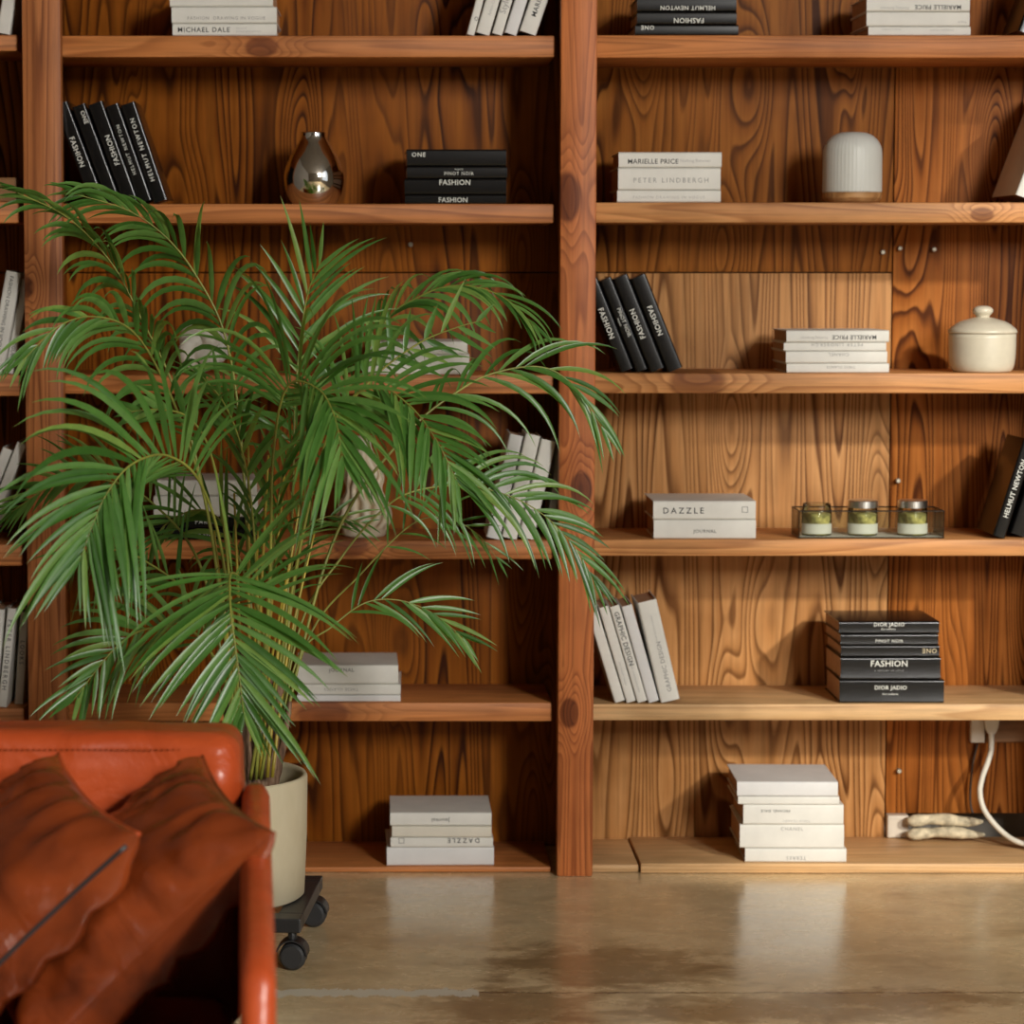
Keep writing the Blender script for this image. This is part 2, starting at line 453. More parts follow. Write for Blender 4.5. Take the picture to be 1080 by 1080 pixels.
def tube(bm, pts, rad, seg=8, caps=True):
    n = len(pts)
    rads = rad if isinstance(rad, (list, tuple)) else [rad] * n
    up = Vector((0.13, 0.31, 0.94))
    rings = []
    for i, p in enumerate(pts):
        t = (pts[min(i + 1, n - 1)] - pts[max(i - 1, 0)]).normalized()
        a = t.cross(up)
        if a.length < 1e-4: a = t.cross(Vector((1, 0, 0)))
        a.normalize(); b = t.cross(a).normalized()
        rings.append([bm.verts.new(p + (a * math.cos(2 * math.pi * k / seg) + b * math.sin(2 * math.pi * k / seg)) * rads[i]) for k in range(seg)])
    for p, q in zip(rings, rings[1:]):
        for k in range(seg):
            bm.faces.new((p[k], p[(k + 1) % seg], q[(k + 1) % seg], q[k]))
    if caps:
        bm.faces.new(rings[0][::-1]); bm.faces.new(rings[-1])
    return bm
def cyl(bm, c, axis, r, h, seg=24, bev=0.0):
    """solid cylinder centred at c along axis"""
    prof = [(0, -h / 2), (r - bev, -h / 2)] + ([(r, -h / 2 + bev), (r, h / 2 - bev)] if bev else [(r, h / 2)]) + [(r - bev, h / 2), (0, h / 2)]
    if not bev: prof = [(0, -h / 2), (r, -h / 2), (r, h / 2), (0, h / 2)]
    b2 = bmesh.new(); lathe(b2, prof, seg)
    q = Vector((0, 0, 1)).rotation_difference(Vector(axis).normalized()).to_matrix().to_4x4()
    b2.transform(Matrix.Translation(c) @ q)
    tmp = bpy.data.meshes.new('tmp'); b2.to_mesh(tmp); b2.free()
    bm.from_mesh(tmp); bpy.data.meshes.remove(tmp)
    return bm

# ------------------------------------------------------------------ the room
def struct(name, bm, mat):
    o = mesh(name, bm, mat); o['kind'] = 'structure'
    return o
XL, XR, YF, YB, ZC = -3.6, 4.6, -10.2, 0.49, 4.9
struct('floor', box(bmesh.new(), (XL, YF, -0.12), (XR, YB, 0.0)), 'floor')
struct('wall_back', box(bmesh.new(), (XL, YB, -0.12), (XR, YB + 0.2, ZC)), 'wall')
struct('wall_left', box(bmesh.new(), (XL - 0.2, YF, -0.12), (XL, YB + 0.2, ZC)), 'wall')
struct('ceiling', box(bmesh.new(), (XL - 0.2, YF - 0.2, ZC), (XR + 0.2, YB + 0.2, ZC + 0.15)), 'ceil')
def wall_with_hole(name, outer, hole, to3, depth):
    bm = bmesh.new()
    loops = []
    for pts in (outer, hole):
        vs = [bm.verts.new(to3(p, 0)) for p in pts]
        loops.append([bm.edges.new((vs[i], vs[(i + 1) % len(vs)])) for i in range(len(vs))])
    bmesh.ops.triangle_fill(bm, edges=[e for l in loops for e in l], use_beauty=True)
    r = bmesh.ops.extrude_face_region(bm, geom=list(bm.faces))
    d = to3((0, 0), depth) - to3((0, 0), 0)
    for v in r['geom']:
        if isinstance(v, bmesh.types.BMVert): v.co += d
    return struct(name, bm, 'wall')
# right wall: unseen loft window, arch shaped to cut the sun diagonally across the shelves
def arch(y0, y1, z0, z1, r):
    pts = [(y0, z0), (y1, z0)]
    for cxx, a0, a1 in ((y1 - r, 0, 90), (y0 + r, 90, 180)):
        for k in range(9):
            a = R(a0 + (a1 - a0) * k / 8)
            pts.append((cxx + r * math.cos(a), z1 - r + r * math.sin(a)))
    return pts
WIN = arch(-7.15, -3.2, 1.0, 4.64, 1.3)
wall_with_hole('wall_right', [(YF, -0.12), (YB + 0.2, -0.12), (YB + 0.2, ZC), (YF, ZC)], WIN, lambda p, d: Vector((XR + d, p[0], p[1])), 0.12)
WF = [(3.4, 2.9), (4.5, 2.9), (4.5, 4.75), (3.4, 4.75)]
wall_with_hole('wall_front', [(XL - 0.2, -0.12), (XR + 0.2, -0.12), (XR + 0.2, ZC), (XL - 0.2, ZC)], WF, lambda p, d: Vector((p[0], YF - d, p[1])), 0.12)
bm = bmesh.new()
for x in (3.4, 4.5): box(bm, (x - 0.03, YF - 0.09, 2.9), (x + 0.03, YF - 0.03, 4.75))
for z in (2.9, 4.75): box(bm, (3.4, YF - 0.09, z - 0.03), (4.5, YF - 0.03, z + 0.03))
struct('window_1', bm, 'frame')
bm = bmesh.new()
for z in (1.0,): box(bm, (XR + 0.03, -7.15, z - 0.03), (XR + 0.09, -3.2, z + 0.03))
struct('window_2', bm, 'frame')

# ------------------------------------------------------------------ the bookcase
YS = 0.046                   # shelf fronts stand a little behind the posts
YBK = 0.365                  # face of the back boards
bookcase = thing('bookcase', 'built-in brown stained pine bookcase of thick posts and shelves along the wall', 'bookcase', (0.5, 0.17, 0))
def bpart(name, a, b, mat, bev=0.004, label=None):
    return angle_smooth(mesh(name, box(bmesh.new(), a, b, bev), mat, bookcase, local=False, label=label))
ZTOP = 2.62
PW = 0.016                   # half thickness of the partitions behind the posts
xL0, xL1 = at(28, 560).x, at(68.5, 560).x
xM0, xM1 = at(589.5, 480).x, at(627.5, 480).x
xR0, xR1 = at(1148, 480).x, at(1188, 480).x
for x0, x1, mt in ((xL0, xL1, 'post_old'), (xM0, xM1, 'post'), (xR0, xR1, 'post')):
    bpart('post', (x0, 0.0, 0.0), (x1, 0.044, ZTOP), mt, 0.005)
    bpart('partition', ((x0 + x1) / 2 - PW, 0.0445, 0.0), ((x0 + x1) / 2 + PW, YBK - 0.002, ZTOP), 'back_dark', 0.002)
xF0 = xL0 - 1.16
bpart('post', (xF0 - 0.1, 0.0, 0.0), (xF0, YBK - 0.002, ZTOP), 'post_old', 0.005)
cL, cM, cR = (xL0 + xL1) / 2, (xM0 + xM1) / 2, (xR0 + xR1) / 2
def zv(v): return at(500, v, YS).z
SH = {}
for bay, x0, x1, rows in (
    ('edge', xF0 + 0.003, xL0 - 0.016, [(36.5, 54), (213, 235.5), (395, 418), (574, 597), (747, 768)]),
    ('left', cL + PW + 0.001, xM0 - 0.012, [(37.5, 60.5), (215, 235.5), (395.5, 415.5), (570, 590), (741, 761)]),
    ('right', cM + PW + 0.001, cR - PW - 0.001, [(37, 61), (213.5, 235), (393.5, 415), (569, 586.5), (742.5, 760)])):
    for i, (va, vb) in enumerate(rows):
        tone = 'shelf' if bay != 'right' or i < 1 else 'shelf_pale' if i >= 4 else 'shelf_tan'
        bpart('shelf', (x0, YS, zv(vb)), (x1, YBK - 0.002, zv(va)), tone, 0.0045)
        SH[(bay, i)] = zv(va)
    bpart('shelf', (x0, YS, ZTOP - 0.05), (x1, YBK - 0.002, ZTOP), 'shelf')
# floor boards of the bays
zb = zv(909.5); SH[('right', 5)] = zb
zbl = zv(914.5); SH[('left', 5)] = zbl
xs = at(677, 915).x
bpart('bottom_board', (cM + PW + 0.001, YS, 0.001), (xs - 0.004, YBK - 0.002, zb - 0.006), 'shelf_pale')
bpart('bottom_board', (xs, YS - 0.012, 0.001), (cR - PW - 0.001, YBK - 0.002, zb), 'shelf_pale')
bpart('bottom_board', (cL + PW + 0.001, YS, 0.001), (xM0 - 0.012, YBK - 0.002, zbl), 'shelf')
bpart('bottom_board', (xF0 + 0.003, YS, 0.001), (xL0 - 0.016, YBK - 0.002, zbl), 'shelf')
# back boards
zseam = at(700, 287.5, YBK).z
xj = at(939.5, 400, YBK).x
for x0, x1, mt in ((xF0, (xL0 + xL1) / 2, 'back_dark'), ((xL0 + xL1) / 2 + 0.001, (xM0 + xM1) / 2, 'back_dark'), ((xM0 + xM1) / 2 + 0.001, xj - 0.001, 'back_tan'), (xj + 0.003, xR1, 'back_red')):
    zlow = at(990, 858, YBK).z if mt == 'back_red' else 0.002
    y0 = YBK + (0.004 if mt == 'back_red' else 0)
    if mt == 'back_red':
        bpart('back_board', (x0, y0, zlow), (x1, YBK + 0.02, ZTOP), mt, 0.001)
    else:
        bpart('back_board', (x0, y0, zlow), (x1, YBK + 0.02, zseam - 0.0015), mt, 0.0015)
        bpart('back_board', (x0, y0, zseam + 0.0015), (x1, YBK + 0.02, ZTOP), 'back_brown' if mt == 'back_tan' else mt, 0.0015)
for (u, v) in ((433, 258), (947, 507), (948, 813), (985, 263), (931, 266), (949, 262)):
    p = at(u, v, YBK - 0.006)
    mesh('nail', cyl(bmesh.new(), p, (0, 1, 0), 0.0065, 0.016, 12, 0.002), 'nail', bookcase, local=False, smooth=False)

# ------------------------------------------------------------------ lettering
def text_mesh(s, cap, bold=0.0, spacing=1.0):
    cu = bpy.data.curves.new('title', 'FONT')
    cu.body = s
    cu.size = cap / 0.70
    cu.align_x = 'CENTER'; cu.align_y = 'CENTER'
    cu.offset = (min(bold, 0.014) * cap) if cap > 0.0095 else 0.0
    cu.space_character = spacing * (1.06 if bold > 0 else 1.0)
    cu.resolution_u = 2
    cu.extrude = 0.0002
    o = bpy.data.objects.new('title', cu)
    COL.objects.link(o)
    dg = bpy.context.evaluated_depsgraph_get()
    me = bpy.data.meshes.new_from_object(o.evaluated_get(dg))
    bpy.data.objects.remove(o); bpy.data.curves.remove(cu)
    if len(me.vertices):
        xs_ = [v.co.x for v in me.vertices]; ys_ = [v.co.y for v in me.vertices]
        cx_, cy_ = (max(xs_) + min(xs_)) / 2, (max(ys_) + min(ys_)) / 2
        for v in me.vertices: v.co.x -= cx_; v.co.y -= cy_
    return me

# ------------------------------------------------------------------ books
CT = 0.0026
def book(label, group, W, T, D, mat, titles=(), pages='paper', loc=(0, 0, 0), rot=(0, 0, 0), square=None):
    """lying flat: spine towards -y with its face at y=0, length along x, thickness along z, all about the spine's middle"""
    cat = 'book'
    root = thing('book', label, cat, loc, group, rot)
    h = T / 2
    r = min(h * 0.34, 0.0055)
    outer = [(D, h)]
    for k in range(6):
        a = R(90 + 90 * k / 5); outer.append((r + r * math.cos(a), h - r + r * math.sin(a)))
    for k in range(6):
        a = R(180 + 90 * k / 5); outer.append((r + r * math.cos(a), -h + r + r * math.sin(a)))
    outer.append((D, -h))
    ri = max(r - CT, 0.0005); hi = h - CT
    inner = [(D, hi)]
    for k in range(6):
        a = R(90 + 90 * k / 5); inner.append((CT + ri + ri * math.cos(a), hi - ri + ri * math.sin(a)))
    for k in range(6):
        a = R(180 + 90 * k / 5); inner.append((CT + ri + ri * math.cos(a), -hi + ri + ri * math.sin(a)))
    inner.append((D, -hi))
    bm = bmesh.new()
    n = len(outer)
    cols = []
    for x in (-W / 2, W / 2):
        cols.append(([bm.verts.new((x, y, z)) for y, z in outer], [bm.verts.new((x, y, z)) for y, z in inner]))
    (oa, ia), (ob, ib) = cols
    for k in range(n - 1):
        bm.faces.new((oa[k], oa[k + 1], ob[k + 1], ob[k])); bm.faces.new((ia[k], ib[k], ib[k + 1], ia[k + 1]))
        bm.faces.new((oa[k], ia[k], ia[k + 1], oa[k + 1])); bm.faces.new((ob[k], ob[k + 1], ib[k + 1], ib[k]))
    for e in (0, n - 1):
        bm.faces.new((oa[e], ob[e], ib[e], ia[e]))
    angle_smooth(mesh('cover', bm, mat, root), 40)
    g = 0.004
    mesh('pages', box(bmesh.new(), (-W / 2 + g, CT + 0.0008, -h + CT + 0.0003), (W / 2 - g, D - g, h - CT - 0.0003)), pages, root)
    for t in titles:
        s, fx, fz, cap, bold, ink, flip = t[:7]
        sp = t[7] if len(t) > 7 else 1.0
        me = text_mesh(s, cap, bold, sp)
        me.materials.append(M[ink])
        o = bpy.data.objects.new('title', me)
        COL.objects.link(o); o.parent = root
        o.location = ((fx - 0.5) * W, -0.0003, fz * T)
        o.rotation_euler = (R(90), R(180) if flip else 0, 0)
        if flip: o.rotation_euler = (R(90), 0, 0); o.rotation_euler = (Matrix.Rotation(R(180), 3, 'Y') @ Matrix.Rotation(R(90), 3, 'X')).to_euler()
    if square:
        fx, fz, s, ink = square
        bm = bmesh.new()
        x0, z0, q = (fx - 0.5) * W, fz * T, s / 2
        w = s * 0.12
        for a, b in (((-q, -q), (q, -q + w)), ((-q, q - w), (q, q)), ((-q, -q), (-q + w, q)), ((q - w, -q), (q, q))):
            box(bm, (x0 + a[0], -0.0005, z0 + a[1]), (x0 + b[0], -0.0001, z0 + b[1]))
        mesh('emblem', bm, ink, root)
    return root
rnd = random.Random(7)
def stack(bay, row, Y, books, group, D=0.235):
    """books bottom to top: (label, u0, u1, T_px, material, titles[, pages[, square]])"""
    Y += 0.026
    z = SH[(bay, row)]
    for i, bk in enumerate(books):
        label, u0, u1, tp, mat, titles = bk[:6]
        pages = bk[6] if len(bk) > 6 else 'paper'
        sq = bk[7] if len(bk) > 7 else None
        v = 500 + (zv(500) - z) / ppm(500, Y)
        s = ppm(v, Y)
        x0, x1 = (at(u0, v, Y).x, at(u1, v, Y).x)
        T = tp * s - 0.0006
        tt = [(t[0], t[1], t[2], t[3] * s) + tuple(t[4:]) for t in titles]
        if sq: sq = (sq[0], sq[1], sq[2] * s, sq[3])
        dy = rnd.uniform(0, 0.006)
        book(label, group, x1 - x0, T, D - rnd.uniform(0, 0.012), mat, tt, pages, ((x0 + x1) / 2, Y + dy, z + 0.0004 + T / 2), (0, 0, R(rnd.uniform(-1.2, 1.2))), sq)
        z += tp * s
def lean(bay, row, books, group, D=0.19):
    """(label, u of the lower resting corner, T_px, L_px, tilt degrees (+ = top leans left), material, titles, Y[, pages])"""
    z = SH[(bay, row)]
    for bk in books:
        label, u, tp, lp, t, mat, titles, Y = bk[:8]
        Y += 0.026
        pages = bk[8] if len(bk) > 8 else 'paper'
        v = 500 + (zv(500) - z) / ppm(500, Y)
        s = ppm(v, Y)
        T, L = tp * s - 0.0012, lp * s
        a = R(90 - t)
        dn = Vector((math.sin(R(t)), 0, -math.cos(R(t))))
        up = Vector((math.cos(R(t)), 0, math.sin(R(t))))
        corner = Vector((at(u, v, Y).x, Y, z + 0.0006))
        c = corner - dn * (L / 2) + up * (T / 2 if t >= 0 else -T / 2)
        tt = [(q[0], q[1], q[2], q[3] * s) + tuple(q[4:]) for q in titles]
        book(label, group, L, T, D, mat, tt, pages, (c.x, Y, c.z), (0, a, 0))

B, W_, C_, CO = 'black', 'white', 'cream', 'cool'
BOLD = 0.018
def F_(fx=0.48, fz=0.0, cap=5.2, flip=False): return ('FASHION', fx, fz, cap, BOLD, 'foil', flip)
# --- far left bay, cut by the frame
lean('edge', 0, [
    ('grey-white book leaning right at the top of the far left bay', 10.5, 15, 112, -10, W_, [], 0.03),
], 'books in the far left bay', 0.19)
lean('edge', 2, [
    ('white leaning book with small black lettering in the far left bay', 3.0, 17, 108, -11, W_, [('FASHION DRAWING IN VOGUE', 0.42, -0.05, 4, 0.0, 'ink', False)], 0.03),
    ('thinner white book tucked beside the lettered one in the far left bay', 13.5, 9, 100, -11, W_, [('VOGUE', 0.72, 0, 4, 0.01, 'ink', False)], 0.05),
], 'books in the far left bay', 0.19)
lean('edge', 3, [
    ('steeply tilted white book behind palm leaves, outer one of two in the far left bay', -26, 11, 106, -22, W_, [], 0.03),
    ('steeply tilted white book behind palm leaves, inner one nearest the left post', -13, 11, 112, -22, W_, [], 0.03),
], 'books in the far left bay', 0.19)
lean('edge', 4, [
    ('plain white upright book cut by the left frame edge above the sofa', -3.5, 14, 104, -5, W_, [], 0.03),
    ('thin white upright book with spaced black capitals beside the left post above the sofa', 7, 9.5, 105, -6, W_, [('PETER LINDBERGH', 0.47, 0, 4.6, 0.005, 'ink', False, 1.35)], 0.03),
    ('shaded off-white book pushed back against the left post above the sofa', 24.5, 9.5, 98, -4, C_, [('LOOKS', 0.44, 0, 4.4, 0.005, 'ink', False, 1.3)], 0.08),
], 'books in the far left bay', 0.19)
p0, p1 = at(-60, 210, 0.05), at(17, 187, 0.05)
pl = mesh('wooden_plank', box(bmesh.new(), (p0.x, 0.06, SH[('edge', 1)] + 0.0005), (p1.x, 0.28, p1.z), 0.004), 'raw')
tag(pl, 'flat raw wooden plank lying on the far left shelf behind palm leaf tips', 'plank')

# --- left bay
stack('left', 0, 0.03, [
    ('white book reading MICHAEL DALE, bottom of the top-left stack'.replace('MICHAEL DALE', 'a two-word black title'), 182, 292, 13, W_, [('MICHAEL DALE', 0.30, 0.0, 5.0, 0.03, 'ink', False, 1.1), ('the art of', 0.66, 0.14, 2.0, 0, 'lightink', False), ('photographic portraits', 0.73, -0.14, 2.0, 0, 'lightink', False)]),
    ('white crinkled book with small grey serif title in the middle of the top-left stack', 181, 292, 17.5, W_, [('FASHION  DRAWING IN VOGUE', 0.52, -0.18, 3.4, 0.0, 'greyink', False, 1.2)]),
    ('white book cut by the top frame edge on the top-left stack', 179, 288, 19, W_, [('CHANEL', 0.5, 0.1, 4, 0.0, 'greyink', False)]),
], 'white books stacked on the top left shelf')
lean('left', 0, [
    ('thin white leaning book, first of the tilted row on the top left shelf', 500, 8.5, 112, -15, W_, [('O', 0.84, 0.2, 4, 0.0, 'ink', False)], 0.035),
    ('white leaning book with faint grey title, second of the top tilted row', 516, 15, 112, -16.5, W_, [('Anton Corbijn', 0.70, 0.1, 3.2, 0.0, 'lightink', True)], 0.035),
    ('white leaning book with grey handwritten title, middle of the top-shelf row', 529.5, 11.5, 112, -16.5, W_, [('Style', 0.72, 0.0, 6.5, 0.0, 'greyink', True)], 0.035),
    ('plain lilac-white leaning book, fourth of the tilted row on the top shelf', 544.5, 13.5, 112, -17.5, CO, [], 0.035),
    ('white leaning book with bold black title at the top, nearest the middle post', 565, 18.5, 110, -19, W_, [('MARIELLE PRICE', 0.58, 0.0, 5.2, 0.03, 'ink', True)], 0.035),
], 'white books leaning on the top left shelf')
lean('left', 1, [
    ('black leaning book with FASHION down its spine, first of five against the left post'.replace('FASHION', 'fashion'), 95.5, 16, 109, 20.5, B, [F_(0.49, -0.1, 5.4)], 0.03),
    ('black leaning book titled near its head, second of five by the left post', 113.3, 15, 107, 20, B, [('ONE', 0.13, 0.12, 4.6, BOLD, 'foil', False)], 0.03),
    ('black leaning book with fashion reading upward, middle of the five by the left post', 130, 16.5, 109, 19.5, B, [F_(0.48, 0.02, 5.4, True)], 0.03),
    ('black leaning book with faint spaced title, fourth of the five by the left post', 147, 14.5, 107, 19, B, [('HELMUT NEWTON', 0.46, -0.1, 3.6, 0.0, 'foil', True, 1.35)], 0.03),
    ('black leaning book at the right end of five, nearest the chrome vase', 162, 16, 108, 18.4, B, [('HELMUT NEWTON', 0.47, -0.05, 4.6, 0.015, 'foil', True, 1.25)], 0.03),
], 'black books leaning on the second left shelf')
stack('left', 1, 0.03, [
    ('black book at the bottom of the stack beside the chrome vase, fashion on spine', 427, 534, 9.5, B, [F_(0.475, -0.05, 5.0)], 'paperlight'),
    ('thick black book with fashion on its spine, second from the bottom by the vase', 426.5, 534, 17, B, [F_(0.495, 0.28, 5.4)], 'paperlight'),
    ('black book with small wine title, third from the bottom beside the chrome vase', 429, 535, 13, B, [('PINOT NOIR', 0.52, -0.08, 3.4, 0.02, 'foil', False, 1.1), ('burgundy', 0.52, 0.26, 1.6, 0, 'foil', False)]),
    ('black book on top of the stack beside the chrome vase', 429, 534, 18, B, [('ONE', 0.12, 0.18, 4.6, BOLD, 'foil', False, 1.1)]),
], 'black books stacked on the second left shelf')
stack('left', 2, 0.03, [
    ('thick white book under palm leaves, lower of the two on the third left shelf', 386.5, 495, 21.5, W_, []),
    ('white book behind palm leaves, upper of the two on the third left shelf', 388, 493, 14, W_, []),
], 'white books on the third left shelf')
stack('left', 3, 0.03, [
    ('black book at the very bottom of the stack behind the palm stems', 160, 270, 11.5, B, [('FASHION', 0.55, 0.0, 4.2, 0.01, 'foil', False, 1.3)]),
    ('black book above another black one behind the palm stems, fourth left shelf', 161, 270, 13, B, [('PARIS', 0.5, 0.1, 4.2, 0.01, 'foil', False, 1.3)]),
    ('thick white book on the black books behind the palm stems', 162, 272, 22, W_, []),
    ('white book on top of the stack behind the palm stems', 164, 271, 17, W_, []),
], 'books stacked behind the palm stems')
lean('left', 3, [
    ('white leaning book with dark head band, leftmost behind the right palm fronds', 527, 15, 112, -12.6, CO, [], 0.03),
    ('white leaning book in the middle of the tilted row behind the right palm fronds', 545, 16.3, 112, -12.7, W_, [], 0.03),
    ('white leaning book at the right of the tilted row behind the palm fronds', 562.7, 16.3, 106, -12.8, W_, [('Rolling', 0.78, -0.1, 4, 0, 'ink', False)], 0.03),
    ('greyish book standing back beside the middle post behind the palm fronds', 584, 8, 103, -6, 'grey', [], 0.10),
], 'white books leaning on the fourth left shelf')
stack('left', 4, 0.03, [
    ('thin plain white book at the bottom of the short stack right of the planter', 313, 422.5, 7, CO, []),
    ('white book with upside-down grey title in the short stack right of the planter', 314.5, 422.5, 11.5, W_, [('THESE ISLANDS', 0.42, 0.02, 3.0, 0.0, 'greyink', True, 1.25)]),
    ('thick white book reading journal, top of the short stack right of the planter', 313, 420, 20.5, W_, [('JOURNAL', 0.44, 0.22, 3.8, 0.012, 'ink', False, 1.1)]),
], 'white books on the fifth left shelf')
stack('left', 5, 0.03, [
    ('thick plain white book at the bottom of the floor-level left stack', 408, 521, 20, CO, []),
    ('white book with upside-down title and small square in the floor-level left stack', 412, 520, 10.5, W_, [('DAZZLE', 0.71, 0.2, 5.0, 0.01, 'ink', True, 1.35)], 'paper', (0.105, 0.2, 6.0, 'greyink')),
    ('plain cream book between two titled ones in the floor-level left stack', 413.5, 518.5, 12, C_, []),
    ('white book with upside-down journal title on top of the floor-level left stack', 411.5, 518.5, 14.5, W_, [('Journal', 0.50, -0.02, 4.0, 0.01, 'ink', True, 1.1)]),
], 'white books on the bottom left board')

# --- right bay
stack('right', 0, 0.03, [
    ('black pale-edged book at the bottom of the topmost black stack', 670, 779, 11.5, B, [('ONE', 0.12, 0.22, 4.4, BOLD, 'foil', True, 1.1)], 'paperlight'),
    ('black book with upside-down title in the middle of the topmost black stack', 672, 777, 13.5, B, [F_(0.52, -0.2, 5.2, True)], 'paperlight'),
    ('black book cut by the top frame edge, above the other black ones', 672, 777, 15, B, [('HELMUT NEWTON', 0.51, -0.25, 4.4, 0.02, 'foil', True, 1.05)], 'paperlight'),
], 'black books on the top right shelf')
stack('right', 0, 0.03, [
    ('thin white book with two faint grey lines, bottom of the top-right white stack', 916, 1024, 9.5, W_, [('the art of portraits', 0.23, 0.15, 1.8, 0, 'lightink', True), ('photographic collection', 0.72, 0.1, 1.8, 0, 'lightink', True)]),
    ('plain white book in the middle of the top-right white stack', 914, 1023, 15.5, W_, [('Vogue', 0.93, -0.2, 2.6, 0, 'lightink', True)]),
    ('white book with bold upside-down title, top of the top-right white stack', 914, 1023, 16, W_, [('MARIELLE PRICE', 0.69, -0.22, 4.6, 0.03, 'ink', True), ('Nothing Between', 0.27, -0.26, 3.0, 0, 'lightink', True)]),
], 'white books on the top right shelf')
lean('right', 0, [
    ('black book leaning right at the top right corner of the picture', 1090, 18, 110, -20, B, [], 0.05),
], 'books at the right frame edge')
stack('right', 1, 0.03, [
    ('thin white book, bottom of the three left of the ribbed lamp', 651, 760, 13, W_, [('FASHION DRAWING IN VOGUE', 0.5, -0.08, 3.0, 0.0, 'lightink', False, 1.3)]),
    ('thick white book with spaced grey capitals, middle of the three by the ribbed lamp', 652, 760, 23.5, W_, [('PETER LINDBERGH', 0.515, -0.06, 5.0, 0.0, 'greyink', False, 1.4)]),
    ('white book with bold black title, top of the three left of the ribbed lamp', 652.5, 761, 16.5, W_, [('MARIELLE PRICE', 0.335, -0.1, 5.0, 0.03, 'ink', False), ('Nothing Between', 0.745, -0.08, 3.2, 0, 'lightink', False)]),
], 'white books on the second right shelf')
lean('right', 1, [
    ('white book with shaded cover leaning right beyond the ribbed lamp at the frame edge', 1094, 25, 116, -20, W_, [], 0.03),
], 'books at the right frame edge', 0.27)
lean('right', 2, [
    ('black leaning book with fashion on spine, leftmost of four against the middle post', 655, 14.5, 104, 22, B, [F_(0.48, -0.15, 5.6)], 0.03),
    ('black leaning book with small wine title, second of four against the middle post', 671.4, 13, 104, 22, B, [('PINOT NOIR', 0.48, 0.1, 3.8, 0.02, 'foil', False), ('burgundy', 0.46, -0.28, 1.6, 0, 'foil', False)], 0.03),
    ('black leaning book with upward fashion title, third of four against the middle post', 686, 16.5, 106, 22, B, [F_(0.5, -0.1, 5.4, True)], 0.03),
    ('black leaning book with fashion title, rightmost of four, touching the shelf knot', 704.5, 17, 106, 22, B, [F_(0.47, -0.05, 5.4)], 0.03),
], 'black books leaning on the third right shelf')
stack('right', 2, 0.03, [
    ('white book with tiny upside-down title, bottom of the four left of the lidded jar', 830, 938, 10, W_, [('THESE ISLANDS', 0.53, 0.1, 2.6, 0, 'greyink', True, 1.2)]),
    ('white book with short upside-down brand-like title, second up left of the lidded jar'.replace('brand-like title', 'spaced title'), 829, 936, 13, W_, [('CHANEL', 0.52, 0.22, 3.4, 0.0, 'greyink', True, 1.25)]),
    ('thin white book with long spaced upside-down title, third up left of the lidded jar', 827, 935, 9, W_, [('PETER LINDBERGH', 0.52, 0.25, 3.4, 0.0, 'greyink', True, 1.4)]),
    ('white book with bold upside-down title, top of the four left of the lidded jar', 829.5, 938, 13, W_, [('MARIELLE PRICE', 0.66, -0.08, 4.4, 0.03, 'ink', True), ('Nothing Between', 0.27, -0.1, 2.8, 0, 'lightink', True)]),
], 'white books on the third right shelf')
stack('right', 3, 0.03, [
    ('white book reading journal under another, left of the glass candle tray', 689.5, 797, 20.5, W_, [('JOURNAL', 0.5, -0.12, 3.6, 0.01, 'ink', False, 1.05)]),
    ('white book reading dazzle with small square, top of the pair by the candle tray', 689, 797, 20, W_, [('DAZZLE', 0.295, -0.02, 6.2, 0.015, 'ink', False, 1.4)], 'paper', (0.895, 0.03, 6.5, 'greyink')),
], 'white books on the fourth right shelf')
lean('right', 3, [
    ('black leaning book with bold white title right of the candle tray', 1060, 14, 107, -17, B, [('HELMUT NEWTON', 0.5, 0.0, 5.0, 0.03, 'foil', True)], 0.03),
    ('black leaning book cut by the right frame edge behind the titled black one', 1082, 18, 107, -18, B, [], 0.06),
], 'books at the right frame edge')
lean('right', 4, [
    ('plain white leaning book, leftmost of five against the middle post below palm tips', 648.5, 11.5, 106, 17, W_, [], 0.03),
    ('white leaning book with tiny grey lettering, second of five against the middle post', 661, 10.5, 105, 16.5, W_, [('the modern house', 0.70, 0, 2.4, 0, 'lightink', False)], 0.03),
    ('white leaning book with black capitals, third of five against the middle post', 672.5, 11, 106, 16.5, W_, [('GRAPHIC DESIGN', 0.34, 0, 5.0, 0.02, 'ink', False), ('visual communication', 0.74, 0, 2.8, 0, 'lightink', False)], 0.03),
    ('plain lilac-white leaning book, fourth of five against the middle post', 684, 12, 106, 16, CO, [], 0.03),
    ('thick white leaning book with upward capitals, rightmost of five by the middle post', 697, 21, 109, 13.5, W_, [('GRAPHIC DESIGN', 0.66, 0.08, 4.6, 0.015, 'greyink', True), ('visual communication', 0.28, 0.02, 2.4, 0, 'lightink', True)], 0.03),
], 'white books leaning on the fifth right shelf')
